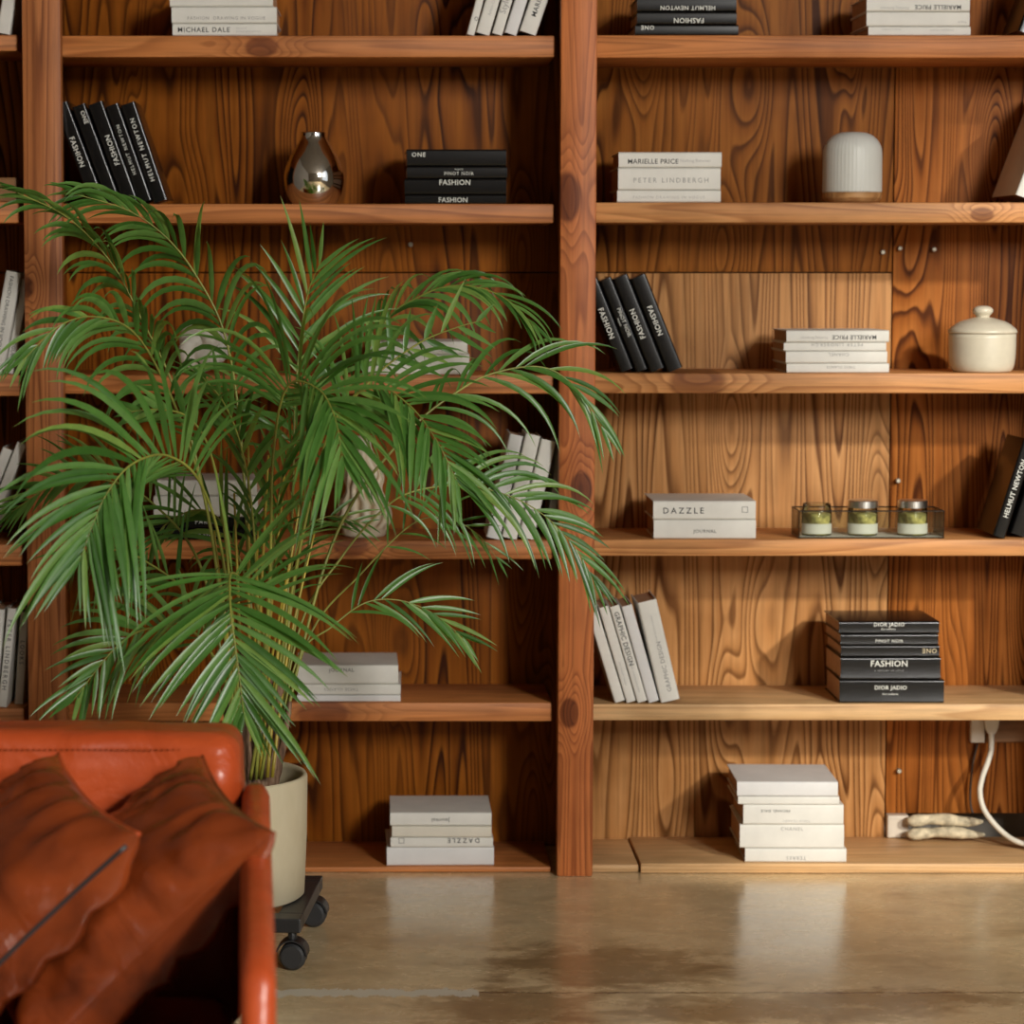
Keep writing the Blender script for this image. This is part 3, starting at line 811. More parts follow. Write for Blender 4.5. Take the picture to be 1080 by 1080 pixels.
stack('right', 4, 0.03, [
    ('thick black book with pale edges, bottom of the five-book black stack', 885.5, 995.5, 25, B, [('DIOR JADIO', 0.49, 0.14, 4.2, 0.02, 'foil', False), ('dior joaillerie', 0.485, -0.12, 2.2, 0, 'foil', False)], 'paper'),
    ('thick black book with fashion on spine, second up in the five-book black stack', 886.5, 992, 24, B, [F_(0.485, 0.22, 6.4), ('A HISTORY OF STYLE', 0.485, -0.1, 1.8, 0, 'greyink', False, 1.3)]),
    ('black book with a tan word at right, middle of the five-book black stack', 887, 991, 12.5, B, [('ONE', 0.9, 0.02, 4.8, 0.06, 'tanlabel', True, 1.1)]),
    ('black book with small wine title, second from the top of the five-book black stack', 886.5, 990, 12, B, [('PINOT NOIR', 0.5, -0.12, 3.2, 0.01, 'foil', False, 1.1)]),
    ('black book on top of the five-book black stack, two small white lines', 885, 991, 13.5, B, [('DIOR JADIO', 0.5, 0.2, 4.0, 0.02, 'foil', False), ('dior joaillerie', 0.49, -0.14, 2.0, 0, 'foil', False)]),
], 'black books on the fifth right shelf')
stack('right', 5, 0.015, [
    ('white book with upside-down short title, bottom of the floor-level right stack', 786, 892.5, 15, W_, [('TERRES', 0.505, -0.18, 3.8, 0, 'greyink', True, 1.25)]),
    ('thick white book with short spaced title, second up in the floor-level right stack', 780.5, 890, 25.5, W_, [('CHANEL', 0.5, 0.32, 3.6, 0.0, 'greyink', False, 1.3)]),
    ('white book with two lines of lettering, middle of the floor-level right stack', 784, 889.5, 21.5, W_, [('MICHAEL DALE', 0.32, 0.18, 2.8, 0.02, 'ink', True, 1.1), ('THESE ISLANDS', 0.53, -0.32, 2.4, 0, 'lightink', True, 1.25)]),
    ('thin white book, second from the top of the floor-level right stack', 778.5, 885, 8.5, W_, []),
    ('plain lilac-white book on top of the floor-level right stack', 777.5, 883.5, 16, CO, []),
], 'white books on the bottom right board', 0.25)

# ------------------------------------------------------------------ ornaments
def px_prof(uc, vbase, pairs, Y):
    """(half width px, v px) pairs -> (r, z) from the base"""
    s = ppm(vbase, Y)
    return [(r * s, (vbase - v) * s) for r, v in pairs]
def smooth_prof(pr, n=5):
    pts = [Vector((r, 0, z)) for r, z in pr]
    return [(max(0.0, p.x), p.z) for p in spline(pts, n)]
def base_at(u, bay, row, Y):
    Y += 0.026
    z = SH[(bay, row)]
    v = 500 + (zv(500) - z) / ppm(500, Y)
    return Vector((at(u, v, Y).x, Y, z + 0.0005)), v
# chrome vase
c, v = base_at(331, 'left', 1, 0.12)
pr = px_prof(331, 214, [(20, 214), (24, 212), (29.5, 202), (32, 189), (31, 178), (26.5, 166), (19.5, 154), (14.2, 145), (13.2, 138)], 0.12)
outer = smooth_prof(pr)
ztop = outer[-1][1]
vase = thing('vase', 'pear-shaped polished chrome vase on the second shelf of the left bay', 'vase', c)
bm = lathe(bmesh.new(), [(0, 0)] + outer + [(outer[-1][0] - 0.003, ztop + 0.001), (outer[-1][0] - 0.005, ztop - 0.01), (0.02, ztop - 0.05), (0, ztop - 0.05)], 64)
mesh('body', bm, 'chrome', vase, smooth=True)
# ribbed lamp
c, v = base_at(898.5, 'right', 1, 0.11)
s = ppm(213, 0.11)
lamp = thing('table_lamp', 'dome-shaped ribbed white lamp with a pale wooden foot on the second right shelf', 'lamp', c)
rb = 31 * s
mesh('foot', lathe(bmesh.new(), [(0, 0), (rb * 0.80, 0), (rb * 0.90, 0.004), (rb * 0.99, 0.012), (rb, 0.018), (rb, 0.026), (0, 0.026)], 64), 'lampwood', lamp, smooth=False)
zt = 74.5 * s
cr = rb * 0.72
pr = [(0, 0.0262), (rb * 0.99, 0.0262), (rb * 1.0, 0.030), (rb * 0.995, zt - cr * 1.05)]
for k in range(1, 11):
    a = R(90 * k / 10)
    pr.append((rb * 0.99 - cr * (1 - math.cos(a)), zt - cr * 0.98 + cr * 0.98 * math.sin(a)))
pr.append((0, zt))
mesh('shade', lathe(bmesh.new(), pr, 192, fn=lambda a, z: 1 + 0.0045 * math.cos(48 * a)), 'lampshade', lamp, smooth=True)
# lidded jar
c, v = base_at(1035.5, 'right', 2, 0.10)
s = ppm(392, 0.10)
jar = thing('lidded_jar', 'round cream ceramic jar with a knobbed lid at the right end of the third shelf', 'jar', c)
pr = smooth_prof([(27 * s, 0), (30.5 * s, 1.2 * s), (33.5 * s, 8 * s), (34.8 * s, 22 * s), (35 * s, 40 * s)], 5)
mesh('body', lathe(bmesh.new(), [(0, 0)] + pr + [(33.4 * s, 40.5 * s), (32.5 * s, 38 * s), (31 * s, 6 * s), (0, 5 * s)], 56), 'ceramic', jar, smooth=True)
lidp = smooth_prof([(35.5 * s, 41 * s), (36 * s, 42.5 * s), (34 * s, 46 * s), (25 * s, 52.5 * s), (12 * s, 56.5 * s), (7.5 * s, 57.6 * s)], 4)
lid = mesh('lid', lathe(bmesh.new(), [(0, 40.7 * s), (35.2 * s, 40.7 * s)] + lidp + [(0, 57.8 * s)], 56), 'ceramic', jar, smooth=True)
kp = smooth_prof([(6.6 * s, 57 * s), (7.4 * s, 59.5 * s), (10.4 * s, 63 * s), (10.2 * s, 66.5 * s), (6 * s, 69.2 * s), (0, 69.8 * s)], 4)
mesh('knob', lathe(bmesh.new(), [(0, 57 * s)] + kp, 32), 'ceramic', lid, smooth=True)
# wavy vase behind the palm
c, v = base_at(384, 'left', 3, 0.13)
s = ppm(568, 0.13)
wv = thing('wavy_vase', 'double-bulged cream ceramic vase with wavy tan grooves behind the palm', 'vase', c)
pr = smooth_prof([(21 * s, 0), (23 * s, 2 * s), (24 * s, 7 * s), (28.5 * s, 16 * s), (29.5 * s, 25 * s), (26 * s, 36 * s), (20.5 * s, 46 * s), (19.5 * s, 52 * s), (21.5 * s, 61 * s), (19.5 * s, 72 * s), (13 * s, 84 * s), (8.5 * s, 93 * s), (7.5 * s, 101 * s), (8.5 * s, 106 * s)], 6)
bm = bmesh.new()
seg, rings = 168, []
gl = bm.verts.layers.float.new('groove')
for (r, z) in pr + [(pr[-1][0] - 0.004, pr[-1][1]), (pr[-1][0] - 0.006, pr[-1][1] - 0.03), (0.001, pr[-1][1] - 0.031)]:
    ring = []
    fade = min(1, max(0, (z - 5 * s) / (8 * s))) * min(1, max(0.15, (100 * s - z) / (30 * s)))
    for i in range(seg):
        a = 2 * math.pi * i / seg
        g = 0.5 - 0.5 * math.cos(12 * (a + 0.13 * math.sin(z / s * 0.16) + 0.05 * math.sin(z / s * 0.37 + 2 * a)))
        g = g ** 1.6 * fade
        vv = bm.verts.new((r * (1 - 0.13 * g) * math.cos(a), r * (1 - 0.13 * g) * math.sin(a), z))
        vv[gl] = g
        ring.append(vv)
    rings.append(ring)
for p, q in zip(rings, rings[1:]):
    for i in range(seg): bm.faces.new((p[i], p[(i + 1) % seg], q[(i + 1) % seg], q[i]))
bm.faces.new(rings[0][::-1]); bm.faces.new(rings[-1])
mesh('body', bm, 'wavy', wv, smooth=True)
# white knot sculpture
c, v = base_at(214, 'left', 2, 0.13)
s = ppm(395, 0.13)
bm = bmesh.new()
pts = []
for i in range(120):
    a = 2 * math.pi * i / 120
    rr = 14.5 + 6.0 * math.cos(3 * a)
    pts.append(Vector((rr * s * math.cos(2 * a), 9.0 * s * math.sin(3 * a), rr * s * math.sin(2 * a) + 26.5 * s)))
tube(bm, pts + [pts[0]], 9.0 * s, 18, caps=False)
bmesh.ops.remove_doubles(bm, verts=bm.verts, dist=1e-5)
zmin = min(q.co.z for q in bm.verts)
for q in bm.verts: q.co.z -= zmin
kn_o = mesh('knot_sculpture', bm, 'plasterwhite', None, smooth=True)
kn_o.location = c
tag(kn_o, 'white knotted ball ornament behind palm leaves on the third left shelf', 'ornament')
# glass candle tray
c, v = base_at(916, 'right', 3, 0.045)
s = ppm(560, 0.045)
W2 = 76.5 * s; DPT = 0.125; HT = 29 * s
tray = thing('candle_tray', 'rectangular clear glass tray with dark metal rims holding three small candles', 'tray', (at(919, v, 0.071).x, 0.071, c.z))
bm = bmesh.new()
for z in (0.0015, HT):
    for a, b in (((-W2, 0), (W2, 0)), ((W2, 0), (W2, DPT)), ((W2, DPT), (-W2, DPT)), ((-W2, DPT), (-W2, 0))):
        tube(bm, [Vector((a[0], a[1], z)), Vector((b[0], b[1], z))], 0.0018, 6)
for x in (-W2, W2):
    for y in (0, DPT): tube(bm, [Vector((x, y, 0)), Vector((x, y, HT))], 0.0011, 6)
mesh('rim', bm, 'darkmetal', tray)
mesh('base', box(bmesh.new(), (-W2 + 0.001, 0.001, 0.0006), (W2 - 0.001, DPT - 0.001, 0.0032)), 'cool', tray)
for a, b in (((-W2, -0.0006), (W2, 0.0006)), ((-W2, DPT - 0.0006), (W2, DPT + 0.0006)), ((-W2 - 0.0006, 0), (-W2 + 0.0006, DPT)), ((W2 - 0.0006, 0), (W2 + 0.0006, DPT))):
    mesh('glass_side', box(bmesh.new(), (a[0], a[1], 0.003), (b[0], b[1], HT - 0.001)), 'glass', tray)
for (u, lid_, lab) in ((861, False, 'open glass candle jar without lid at the left end of the tray'),
                       (909.5, True, 'silver-lidded glass candle jar in the middle of the tray'),
                       (962, True, 'silver-lidded glass candle jar at the right end of the tray')):
    Yc = 0.071 + 0.052
    x = at(u, v - 3, Yc).x
    cj = thing('candle_jar', lab, 'candle', (x, Yc, c.z + 0.0034), 'candles in the glass tray')
    r = 15.8 * s
    mesh('glass', lathe(bmesh.new(), [(0, 0), (r * 0.94, 0), (r, 0.003), (r, 0.066), (r * 0.93, 0.07), (r * 0.93, 0.078)] + ([] if lid_ else [(r * 0.97, 0.079), (r * 0.9, 0.081), (r * 0.88, 0.078)]), 40), 'glass', cj, smooth=True)
    mesh('filling', lathe(bmesh.new(), [(0, 0.003), (r * 0.93, 0.003), (r * 0.93, 0.054), (r * 0.6, 0.058), (0, 0.055)], 32), 'moss', cj, smooth=True)
    bm = bmesh.new()
    rows = []
    for z in (0.006, 0.031):
        rows.append([bm.verts.new((1.012 * r * math.cos(R(-175 + 170 * k / 24)), 1.012 * r * math.sin(R(-175 + 170 * k / 24)), z)) for k in range(25)])
    for k in range(24): bm.faces.new((rows[0][k], rows[0][k + 1], rows[1][k + 1], rows[1][k]))
    mesh('paper_label', bm, 'label', cj, smooth=True)
    if lid_:
        mesh('lid', lathe(bmesh.new(), [(0, 0.0795), (r * 0.98, 0.0705), (r * 1.0, 0.071), (r * 1.0, 0.087), (r * 0.96, 0.089), (0, 0.089)], 40), 'steel', cj, smooth=False)

# ------------------------------------------------------------------ socket, cables and bundles, lower right
Yp = YBK + 0.003
a, b = at(1022, 782, Yp), at(1120, 752, Yp)
sk = thing('power_strip', 'cream power strip on the back board under the fifth right shelf', 'power strip', ((a.x + b.x) / 2, Yp, (a.z + b.z) / 2))
mesh('housing', box(bmesh.new(), (a.x, Yp - 0.022, a.z), (at(1037, 780, Yp).x, Yp, b.z), 0.003), 'socket', sk, local=False)
mesh('wooden_rail', box(bmesh.new(), (at(1038, 780, Yp).x, Yp - 0.016, a.z), (b.x, Yp, b.z), 0.003), 'raw', sk, local=False)
pc = thing('power_cable', 'white plug and thick cable curling down onto the bottom right board', 'cable', at(1045, 770, Yp - 0.04))
bm = bmesh.new()
tp = [(-0.021, 0.03), (0.021, 0.03), (0.016, -0.008), (0.007, -0.024), (-0.007, -0.024), (-0.016, -0.008)]
ctr = at(1045.5, 765, Yp - 0.036)
f1 = [bm.verts.new((ctr.x + x, ctr.y - 0.012, ctr.z + z)) for x, z in tp]
f2 = [bm.verts.new((ctr.x + x, ctr.y + 0.012, ctr.z + z)) for x, z in tp]
bm.faces.new(f1); bm.faces.new(f2[::-1])
for k in range(6): bm.faces.new((f1[k], f2[k], f2[(k + 1) % 6], f1[(k + 1) % 6]))
bmesh.ops.bevel(bm, geom=list(bm.edges), offset=0.003, segments=2, affect='EDGES')
mesh('plug', bm, 'cord', pc, local=False)
cpts = [(1045.5, 772, .327), (1045.5, 790, .318), (1042, 803, .305), (1036, 820, .28), (1033.5, 836, .26), (1037, 852, .25), (1046, 866, .235), (1060, 880, .22), (1075, 888.5, .20), (1100, 895, .19), (1125, 897, .19)]
cp = [at(u, v_, y) for u, v_, y in cpts]
for p in cp: p.z = max(p.z, zb + 0.0075)
mesh('cord', tube(bmesh.new(), spline(cp, 6), 0.0072, 10), 'cord', pc, local=False, smooth=True)
tc_ = mesh('thin_cable', tube(bmesh.new(), spline([at(1031, 784, .355), at(1026, 806, .354), at(1023.5, 830, .354), at(1023.5, 848, .352), at(1026, 858, .348)], 6), 0.0032, 8), 'cordbrown', None, smooth=True)
tag(tc_, 'thin dark brown cable hanging down the back board below the power strip', 'cable')
# plaster block and two wrapped bundles
a, b = at(934, 887, .365), at(957, 858.5, .365)
bm = box(bmesh.new(), (a.x, .342, zb + 0.0005), (b.x, .380, b.z), 0.004)
tag(mesh('plaster_block', bm, 'socket'), 'rough whitish plaster block in the gap at the foot of the back board', 'block')
def bundle(u0, u1, vc, Yb, rpx, lab, seed):
    rg = random.Random(seed)
    s = ppm(vc, Yb)
    n = 26
    pts, rad = [], []
    for i in range(n):
        t = i / (n - 1)
        p = at(u0 + (u1 - u0) * t, vc + 1.0 * math.sin(7 * t + seed), Yb)
        p.y += 0.006 * math.sin(5 * t)
        pts.append(p)
        e = min(1, 6 * t + 0.55, 3.5 * (1 - t) + 0.25)
        rad.append(rpx * s * e * (0.92 + 0.10 * math.sin(11 * t * (1 + 0.2 * seed)) + rg.uniform(-0.04, 0.04)))
    return tag(mesh('wrapped_bundle', tube(bmesh.new(), pts, rad, 14), 'bundle', None, smooth=True), lab, 'bundle', 'wrapped bundles by the wall')
bundle(957, 1038, 879, .30, 6.3, 'long whitish wrapped bundle lying on the bottom right board, lower of two', 1)
bundle(957, 1036, 865.5, .31, 6.6, 'long whitish wrapped bundle resting on another by the cable, upper of two', 2)

# ------------------------------------------------------------------ the palm in its planter
PC = atz(227, 1000); PC.z = 0
PC = Vector((PC.x, -0.70, 0))
DZ = 0.115                    # top of the dolly
rim_z = at(227, 815, PC.y).z
pr_ = 97 * ppm(815, PC.y)
palm = thing('potted_palm', 'tall green areca palm in a round beige planter behind the leather sofa', 'potted plant', (PC.x, PC.y, DZ))
H = rim_z - DZ
prof = [(0, 0.0005), (pr_ * 0.93, 0.0005), (pr_ * 0.965, 0.006), (pr_ * 0.99, H * 0.5), (pr_, H - 0.006), (pr_ * 0.985, H), (pr_ * 0.945, H - 0.002), (pr_ * 0.93, H - 0.01), (pr_ * 0.92, H - 0.09), (0, H - 0.09)]
mesh('planter', lathe(bmesh.new(), prof, 72, fn=lambda a, z: 1 + 0.004 * math.sin(5 * a + 9 * z)), 'pot', palm, smooth=True)
bm = lathe(bmesh.new(), [(0, H - 0.040), (pr_ * 0.4, H - 0.042), (pr_ * 0.8, H - 0.05), (pr_ * 0.926, H - 0.055)], 48)
for q in bm.verts: q.co.z += 0.012 * mnoise.noise(q.co * 25)
mesh('soil', bm, 'soil', palm, smooth=True)

def clampy(p, lim=-0.05):
    if p.y > lim: p.y = lim + (p.y - lim) * 0.02
    return p
def frond(pts, start, n, L, roll, phi=(58, 22), droop=1.4, seed=0, wid=0.0165, sides=(1, -1), vee=0.18, r0=0.0042):
    rg = random.Random(seed)
    P3 = [at(u, v, Y) for u, v, Y in pts]
    crv = spline(P3, 12)
    # arc length
    acc = [0.0]
    for p, q in zip(crv, crv[1:]): acc.append(acc[-1] + (q - p).length)
    tot = acc[-1]
    def pos(s):
        s = min(max(s, 0), tot - 1e-6)
        for i in range(len(acc) - 1):
            if acc[i + 1] >= s:
                f = (s - acc[i]) / max(1e-9, acc[i + 1] - acc[i])
                return crv[i].lerp(crv[i + 1], f), (crv[min(i + 2, len(crv) - 1)] - crv[max(i - 1, 0)]).normalized()
    bm = bmesh.new()
    tl = bm.verts.layers.float.new('tip')
    V = Vector((0, 1, 0))
    for k in range(n):
        t = k / (n - 1)
        s = tot * (start + (1 - start) * (t * 0.985 + 0.01))
        for sd in sides:
            if rg.random() < 0.03: continue
            p, T = pos(s + rg.uniform(-0.4, 0.4) * tot * (1 - start) / n)
            Pp = T.cross(V)
            if Pp.length < 1e-3: Pp = Vector((1, 0, 0))
            Pp.normalize()
            rr = R(roll + rg.uniform(-9, 9))
            S = (Pp * math.cos(rr) + V.cross(T).cross(T).normalized() * 0 + V * math.sin(rr)).normalized()
            Nn = S.cross(T).normalized()
            if Nn.z < 0: Nn = -Nn
            ph = R(phi[0] + (phi[1] - phi[0]) * t ** 1.1 + rg.uniform(-6, 6))
            d = (T * math.cos(ph) + S * sd * math.sin(ph) + Nn * (vee + rg.uniform(-0.08, 0.08))).normalized()
            prof_l = (0.55 + 0.45 * math.sin(math.pi * min(1, t * 1.15 + 0.12))) if t < 0.8 else (0.9 - 0.55 * (t - 0.8) / 0.2)
            ln = L * prof_l * rg.uniform(0.88, 1.08)
            w = wid * (0.8 + 0.35 * math.sin(math.pi * t)) * rg.uniform(0.85, 1.12)
            g = droop * rg.uniform(0.7, 1.3) * (1 + 1.5 * (1 - t) ** 2)
            m = 9
            q = p.copy()
            prev = None
            tw = rg.uniform(-0.35, 0.35)
            for j in range(m + 1):
                f = j / m
                ww = w * (0.32 + 0.68 * min(1, f / 0.2)) * (1 - max(0, (f - 0.38) / 0.62) ** 1.5)
                side = Nn.cross(d).normalized()
                nn = d.cross(side).normalized()
                side = (side * math.cos(tw * f) + nn * math.sin(tw * f)).normalized()
                nn = d.cross(side).normalized()
                if nn.dot(Nn) < 0: nn = -nn
                row = [bm.verts.new(clampy(q + side * (ww / 2) + nn * ww * 0.13)), bm.verts.new(clampy(q - nn * ww * 0.05)), bm.verts.new(clampy(q - side * (ww / 2) + nn * ww * 0.13))]
                for z_ in row: z_[tl] = f
                if prev:
                    bm.faces.new((prev[0], prev[1], row[1], row[0])); bm.faces.new((prev[1], prev[2], row[2], row[1]))
                prev = row
                step = ln / m
                q = q + d * step
                d = (d + Vector((0, 0, -1)) * g * step * (0.5 + 1.6 * f) * 3.0).normalized()
    fr = mesh('frond', bm, 'leaf', palm, smooth=True, local=False)
    rad = [r0 * (1 - 0.78 * i / (len(crv) - 1)) for i in range(len(crv))]
    mesh('stalk', tube(bmesh.new(), [clampy(p.copy()) for p in crv], rad, 6), 'rachis', fr, smooth=True, local=False)
    return fr
def b0(u, Y): return (u, 822, Y)
FR = [
 # upper left, two long arching fronds
 dict(pts=[b0(258,-.72),(233,620,-.70),(206,480,-.68),(178,395,-.68),(150,338,-.70),(118,278,-.72),(72,230,-.76),(16,202,-.82)], start=.64, n=22, L=.17, roll=48, droop=2.6, seed=1, phi=(40,14), wid=.013, vee=.02),
 dict(pts=[b0(264,-.70),(262,600,-.6),(252,440,-.54),(236,350,-.5),(207,291,-.5),(176,251,-.52),(135,222,-.55),(78,204,-.6)], start=.50, n=28, L=.235, roll=34, droop=2.2, seed=2, phi=(50,16), wid=.0135, vee=.02),
 # upright centre
 dict(pts=[b0(286,-.62),(306,590,-.46),(311,430,-.40),(318,350,-.37),(325,308,-.37),(337,278,-.40)], start=.60, n=19, L=.30, roll=6, droop=.75, seed=3, phi=(54,24), wid=.0115, vee=.05),
 # right, arching over the third shelf
 dict(pts=[b0(285,-.64),(325,580,-.42),(360,430,-.34),(405,342,-.32),(440,314,-.33),(482,301,-.35),(528,312,-.38),(566,346,-.42)], start=.60, n=26, L=.21, roll=50, droop=2.2, seed=5, phi=(40,12), wid=.012, vee=.02),
 dict(pts=[b0(286,-.7),(350,575,-.6),(425,462,-.55),(487,410,-.5),(530,391,-.47),(575,388,-.46),(608,410,-.45),(634,450,-.45)], start=.64, n=14, L=.25, roll=30, droop=1.3, seed=6, phi=(42,10), wid=.0115, vee=.06),
 dict(pts=[b0(282,-.68),(318,570,-.6),(348,460,-.58),(390,402,-.58),(440,363,-.58),(480,346,-.58),(508,338,-.58)], start=.60, n=12, L=.155, roll=10, droop=.5, seed=7, phi=(80,36), wid=.013, vee=.05),
 # big centre fronds coming forward
 dict(pts=[b0(270,-.8),(284,620,-.88),(288,480,-.98),(303,408,-1.08),(335,410,-1.17),(353,440,-1.23),(362,486,-1.27)], start=.70, n=31, L=.31, roll=10, droop=.95, seed=8, phi=(66,20), wid=.0128),
 dict(pts=[b0(275,-.8),(316,580,-.85),(350,450,-.9),(392,408,-.95),(430,426,-1.0),(460,464,-1.04),(484,512,-1.06)], start=.64, n=32, L=.25, roll=12, droop=1.0, seed=9, phi=(62,22), wid=.0118),
 # big left frond
 dict(pts=[b0(254,-.8),(238,610,-.95),(214,515,-1.08),(178,481,-1.18),(140,489,-1.26),(113,520,-1.31),(96,558,-1.34),(84,592,-1.36)], start=.63, n=36, L=.37, roll=8, droop=.75, seed=11, phi=(62,22), wid=.0138),
 # big low centre frond
 dict(pts=[b0(264,-.86),(280,715,-1.0),(271,640,-1.1),(245,604,-1.19),(243,640,-1.27),(248,680,-1.30),(253,718,-1.32),(257,752,-1.32)], start=.52, n=34, L=.31, roll=4, droop=.4, seed=12, phi=(84,20), wid=.0138, vee=.06),
 # low left
 dict(pts=[b0(257,-.8),(240,725,-.9),(206,668,-.98),(172,661,-1.03),(142,668,-1.08),(118,687,-1.10),(96,714,-1.12),(78,738,-1.13)], start=.48, n=24, L=.21, roll=20, droop=.9, seed=13, phi=(60,20), wid=.0115),
 # low right small one
 dict(pts=[b0(285,-.7),(313,697,-.65),(350,661,-.6),(385,636,-.58),(420,633,-.56),(455,646,-.55),(488,672,-.55)], start=.60, n=11, L=.18, roll=24, droop=.6, seed=14, phi=(42,12), wid=.010, r0=.003),
 # right, in front of the middle post
 dict(pts=[b0(284,-.7),(317,660,-.62),(360,588,-.58),(400,541,-.55),(434,519,-.5),(487,512,-.48),(534,522,-.46),(573,543,-.45),(606,577,-.44),(626,612,-.44)], start=.54, n=22, L=.24, roll=26, droop=1.1, seed=15, phi=(50,14), wid=.0125, r0=.0034, vee=.08),
 dict(pts=[b0(282,-.7),(326,672,-.6),(380,606,-.5),(433,554,-.42),(468,546,-.4),(502,562,-.4),(525,590,-.4)], start=.66, n=8, L=.15, roll=30, droop=.9, seed=16, phi=(48,20), wid=.007, r0=.003),
 # upper left middle
 dict(pts=[b0(255,-.76),(224,570,-.85),(198,465,-.9),(168,392,-.95),(138,348,-1.0),(100,334,-1.05),(62,344,-1.1),(24,380,-1.12)], start=.60, n=22, L=.21, roll=26, droop=2.2, seed=17, phi=(52,18), wid=.0125, vee=.02),
 dict(pts=[b0(258,-.72),(238,570,-.8),(222,478,-.9),(198,440,-.98),(166,432,-1.05),(138,434,-1.1)], start=.74, n=8, L=.15, roll=20, droop=.1, seed=18, phi=(46,14), wid=.012, vee=.02),
 # dark ones behind on the left
 dict(pts=[b0(254,-.7),(216,610,-.6),(160,530,-.5),(104,505,-.45),(56,512,-.4),(12,540,-.38)], start=.52, n=22, L=.2, roll=22, droop=1.0, seed=19, phi=(52,18), wid=.010),
 dict(pts=[b0(252,-.72),(210,650,-.7),(150,590,-.66),(100,580,-.62),(60,600,-.6)], start=.45, n=14, L=.17, roll=30, droop=1.0, seed=20, phi=(52,20), wid=.010),
 # filling of the crown
 dict(pts=[b0(268,-.7),(266,650,-.65),(242,565,-.6),(214,538,-.56),(176,552,-.52),(150,590,-.5)], start=.48, n=18, L=.2, roll=35, droop=1.0, seed=22, phi=(54,22), wid=.011),
 dict(pts=[b0(278,-.7),(296,660,-.62),(316,570,-.52),(345,545,-.46),(385,552,-.44)], start=.55, n=12, L=.14, roll=35, droop=.8, seed=23, phi=(58,24), wid=.008),
 dict(pts=[b0(270,-.76),(272,650,-.76),(266,540,-.78),(254,470,-.82),(236,425,-.86),(214,398,-.9)], start=.55, n=15, L=.19, roll=40, droop=.8, seed=21, phi=(46,18), wid=.012),
 dict(pts=[b0(274,-.72),(284,650,-.72),(290,560,-.72),(300,490,-.72),(318,440,-.74)], start=.50, n=14, L=.18, roll=45, droop=.8, seed=24, phi=(44,18), wid=.011),
]
for f in FR: frond(**f)
# bare yellow canes and the fibrous bases
rg = random.Random(3)
for (u0, u1, v1, y1, th) in ((248, 226, 560, -.74, .0042), (256, 247, 520, -.7, .005), (263, 262, 470, -.72, .0055), (270, 283, 480, -.74, .0052), (276, 300, 500, -.7, .005), (282, 318, 520, -.66, .0046), (287, 332, 560, -.64, .0042), (267, 272, 560, -.85, .0045), (274, 306, 590, -.84, .0044), (252, 236, 640, -.8, .004)):
    A = at(u0, 820, -.73 + rg.uniform(-.04, .04)); Bp = at(u1, v1, y1)
    mid = A.lerp(Bp, 0.5); mid.x = A.x + (Bp.x - A.x) * 0.36
    mesh('cane', tube(bmesh.new(), spline([A, mid, Bp], 8), [th * (1 - 0.5 * i / 16) for i in range(17)], 8), 'stem', palm, smooth=True, local=False)
for (u0, u1, v1, th) in ((255, 244, 690, .017), (262, 258, 680, .021), (269, 272, 690, .019), (276, 284, 700, .020), (283, 296, 712, .016), (250, 238, 725, .013), (287, 306, 740, .010)):
    A = at(u0, 838, -.72 + rg.uniform(-.05, .03)); Bp = at(u1, v1, -.72 + rg.uniform(-.05, .02))
    ps = spline([A, A.lerp(Bp, 0.5) + Vector((rg.uniform(-.006, .006), 0, 0)), Bp], 8)
    mesh('stem_base', tube(bmesh.new(), ps, [th * (1.15 - 0.6 * i / 16 + 0.10 * math.sin(i * 1.9)) for i in range(17)], 10), 'bark', palm, smooth=True, local=False)

# ------------------------------------------------------------------ dolly under the planter
dolly = thing('plant_dolly', 'low black wheeled plant dolly under the beige planter', 'plant dolly', (PC.x, PC.y, 0), None, (0, 0, R(-5)))
hb = 0.218
for a, b in (((-hb, -hb), (hb, -hb + 0.055)), ((-hb, hb - 0.055), (hb, hb)), ((-hb, -hb + 0.056), (-hb + 0.055, hb - 0.056)), ((hb - 0.055, -hb + 0.056), (hb, hb - 0.056)), ((-0.03, -hb + 0.056), (0.03, hb - 0.056))):
    mesh('bar', box(bmesh.new(), (a[0], a[1], 0.083), (b[0], b[1], DZ - 0.0005), 0.003), 'blackplastic', dolly)
for sx in (-1, 1):
    for sy in (-1, 1):
        cx_, cy_ = sx * (hb - 0.02), sy * (hb - 0.02)
        cs = mesh('caster', bmesh.new(), 'blackplastic', dolly)
        bm = bmesh.new()
        cyl(bm, Vector((cx_, cy_, 0.074)), (0, 0, 1), 0.010, 0.018, 12)
        # hood over the wheels
        arc = [(0.035 * math.cos(R(a)), 0.034 + 0.034 * math.sin(R(a))) for a in range(0, 166, 11)] + [(0.031 * math.cos(R(a)), 0.034 + 0.031 * math.sin(R(a))) for a in range(165, -1, -11)]
        s1 = [bm.verts.new((cx_ + x, cy_ - 0.027, z)) for x, z in arc]; s2 = [bm.verts.new((cx_ + x, cy_ + 0.027, z)) for x, z in arc]
        h_ = len(arc) // 2
        for k in range(len(arc)): bm.faces.new((s1[k], s1[(k + 1) % len(arc)], s2[(k + 1) % len(arc)], s2[k]))
        for k in range(h_ - 1):
            bm.faces.new((s1[k], s1[k + 1], s1[-2 - k], s1[-1 - k])); bm.faces.new((s2[k], s2[-1 - k], s2[-2 - k], s2[k + 1]))
        bm.to_mesh(cs.data); bm.free()
        for yy in (-0.0125, 0.0125):
            mesh('wheel', cyl(bmesh.new(), Vector((cx_ + 0.002, cy_ + yy, 0.030)), (0.15, 1, 0), 0.0295, 0.022, 28, 0.006), 'rubber', cs, smooth=False)

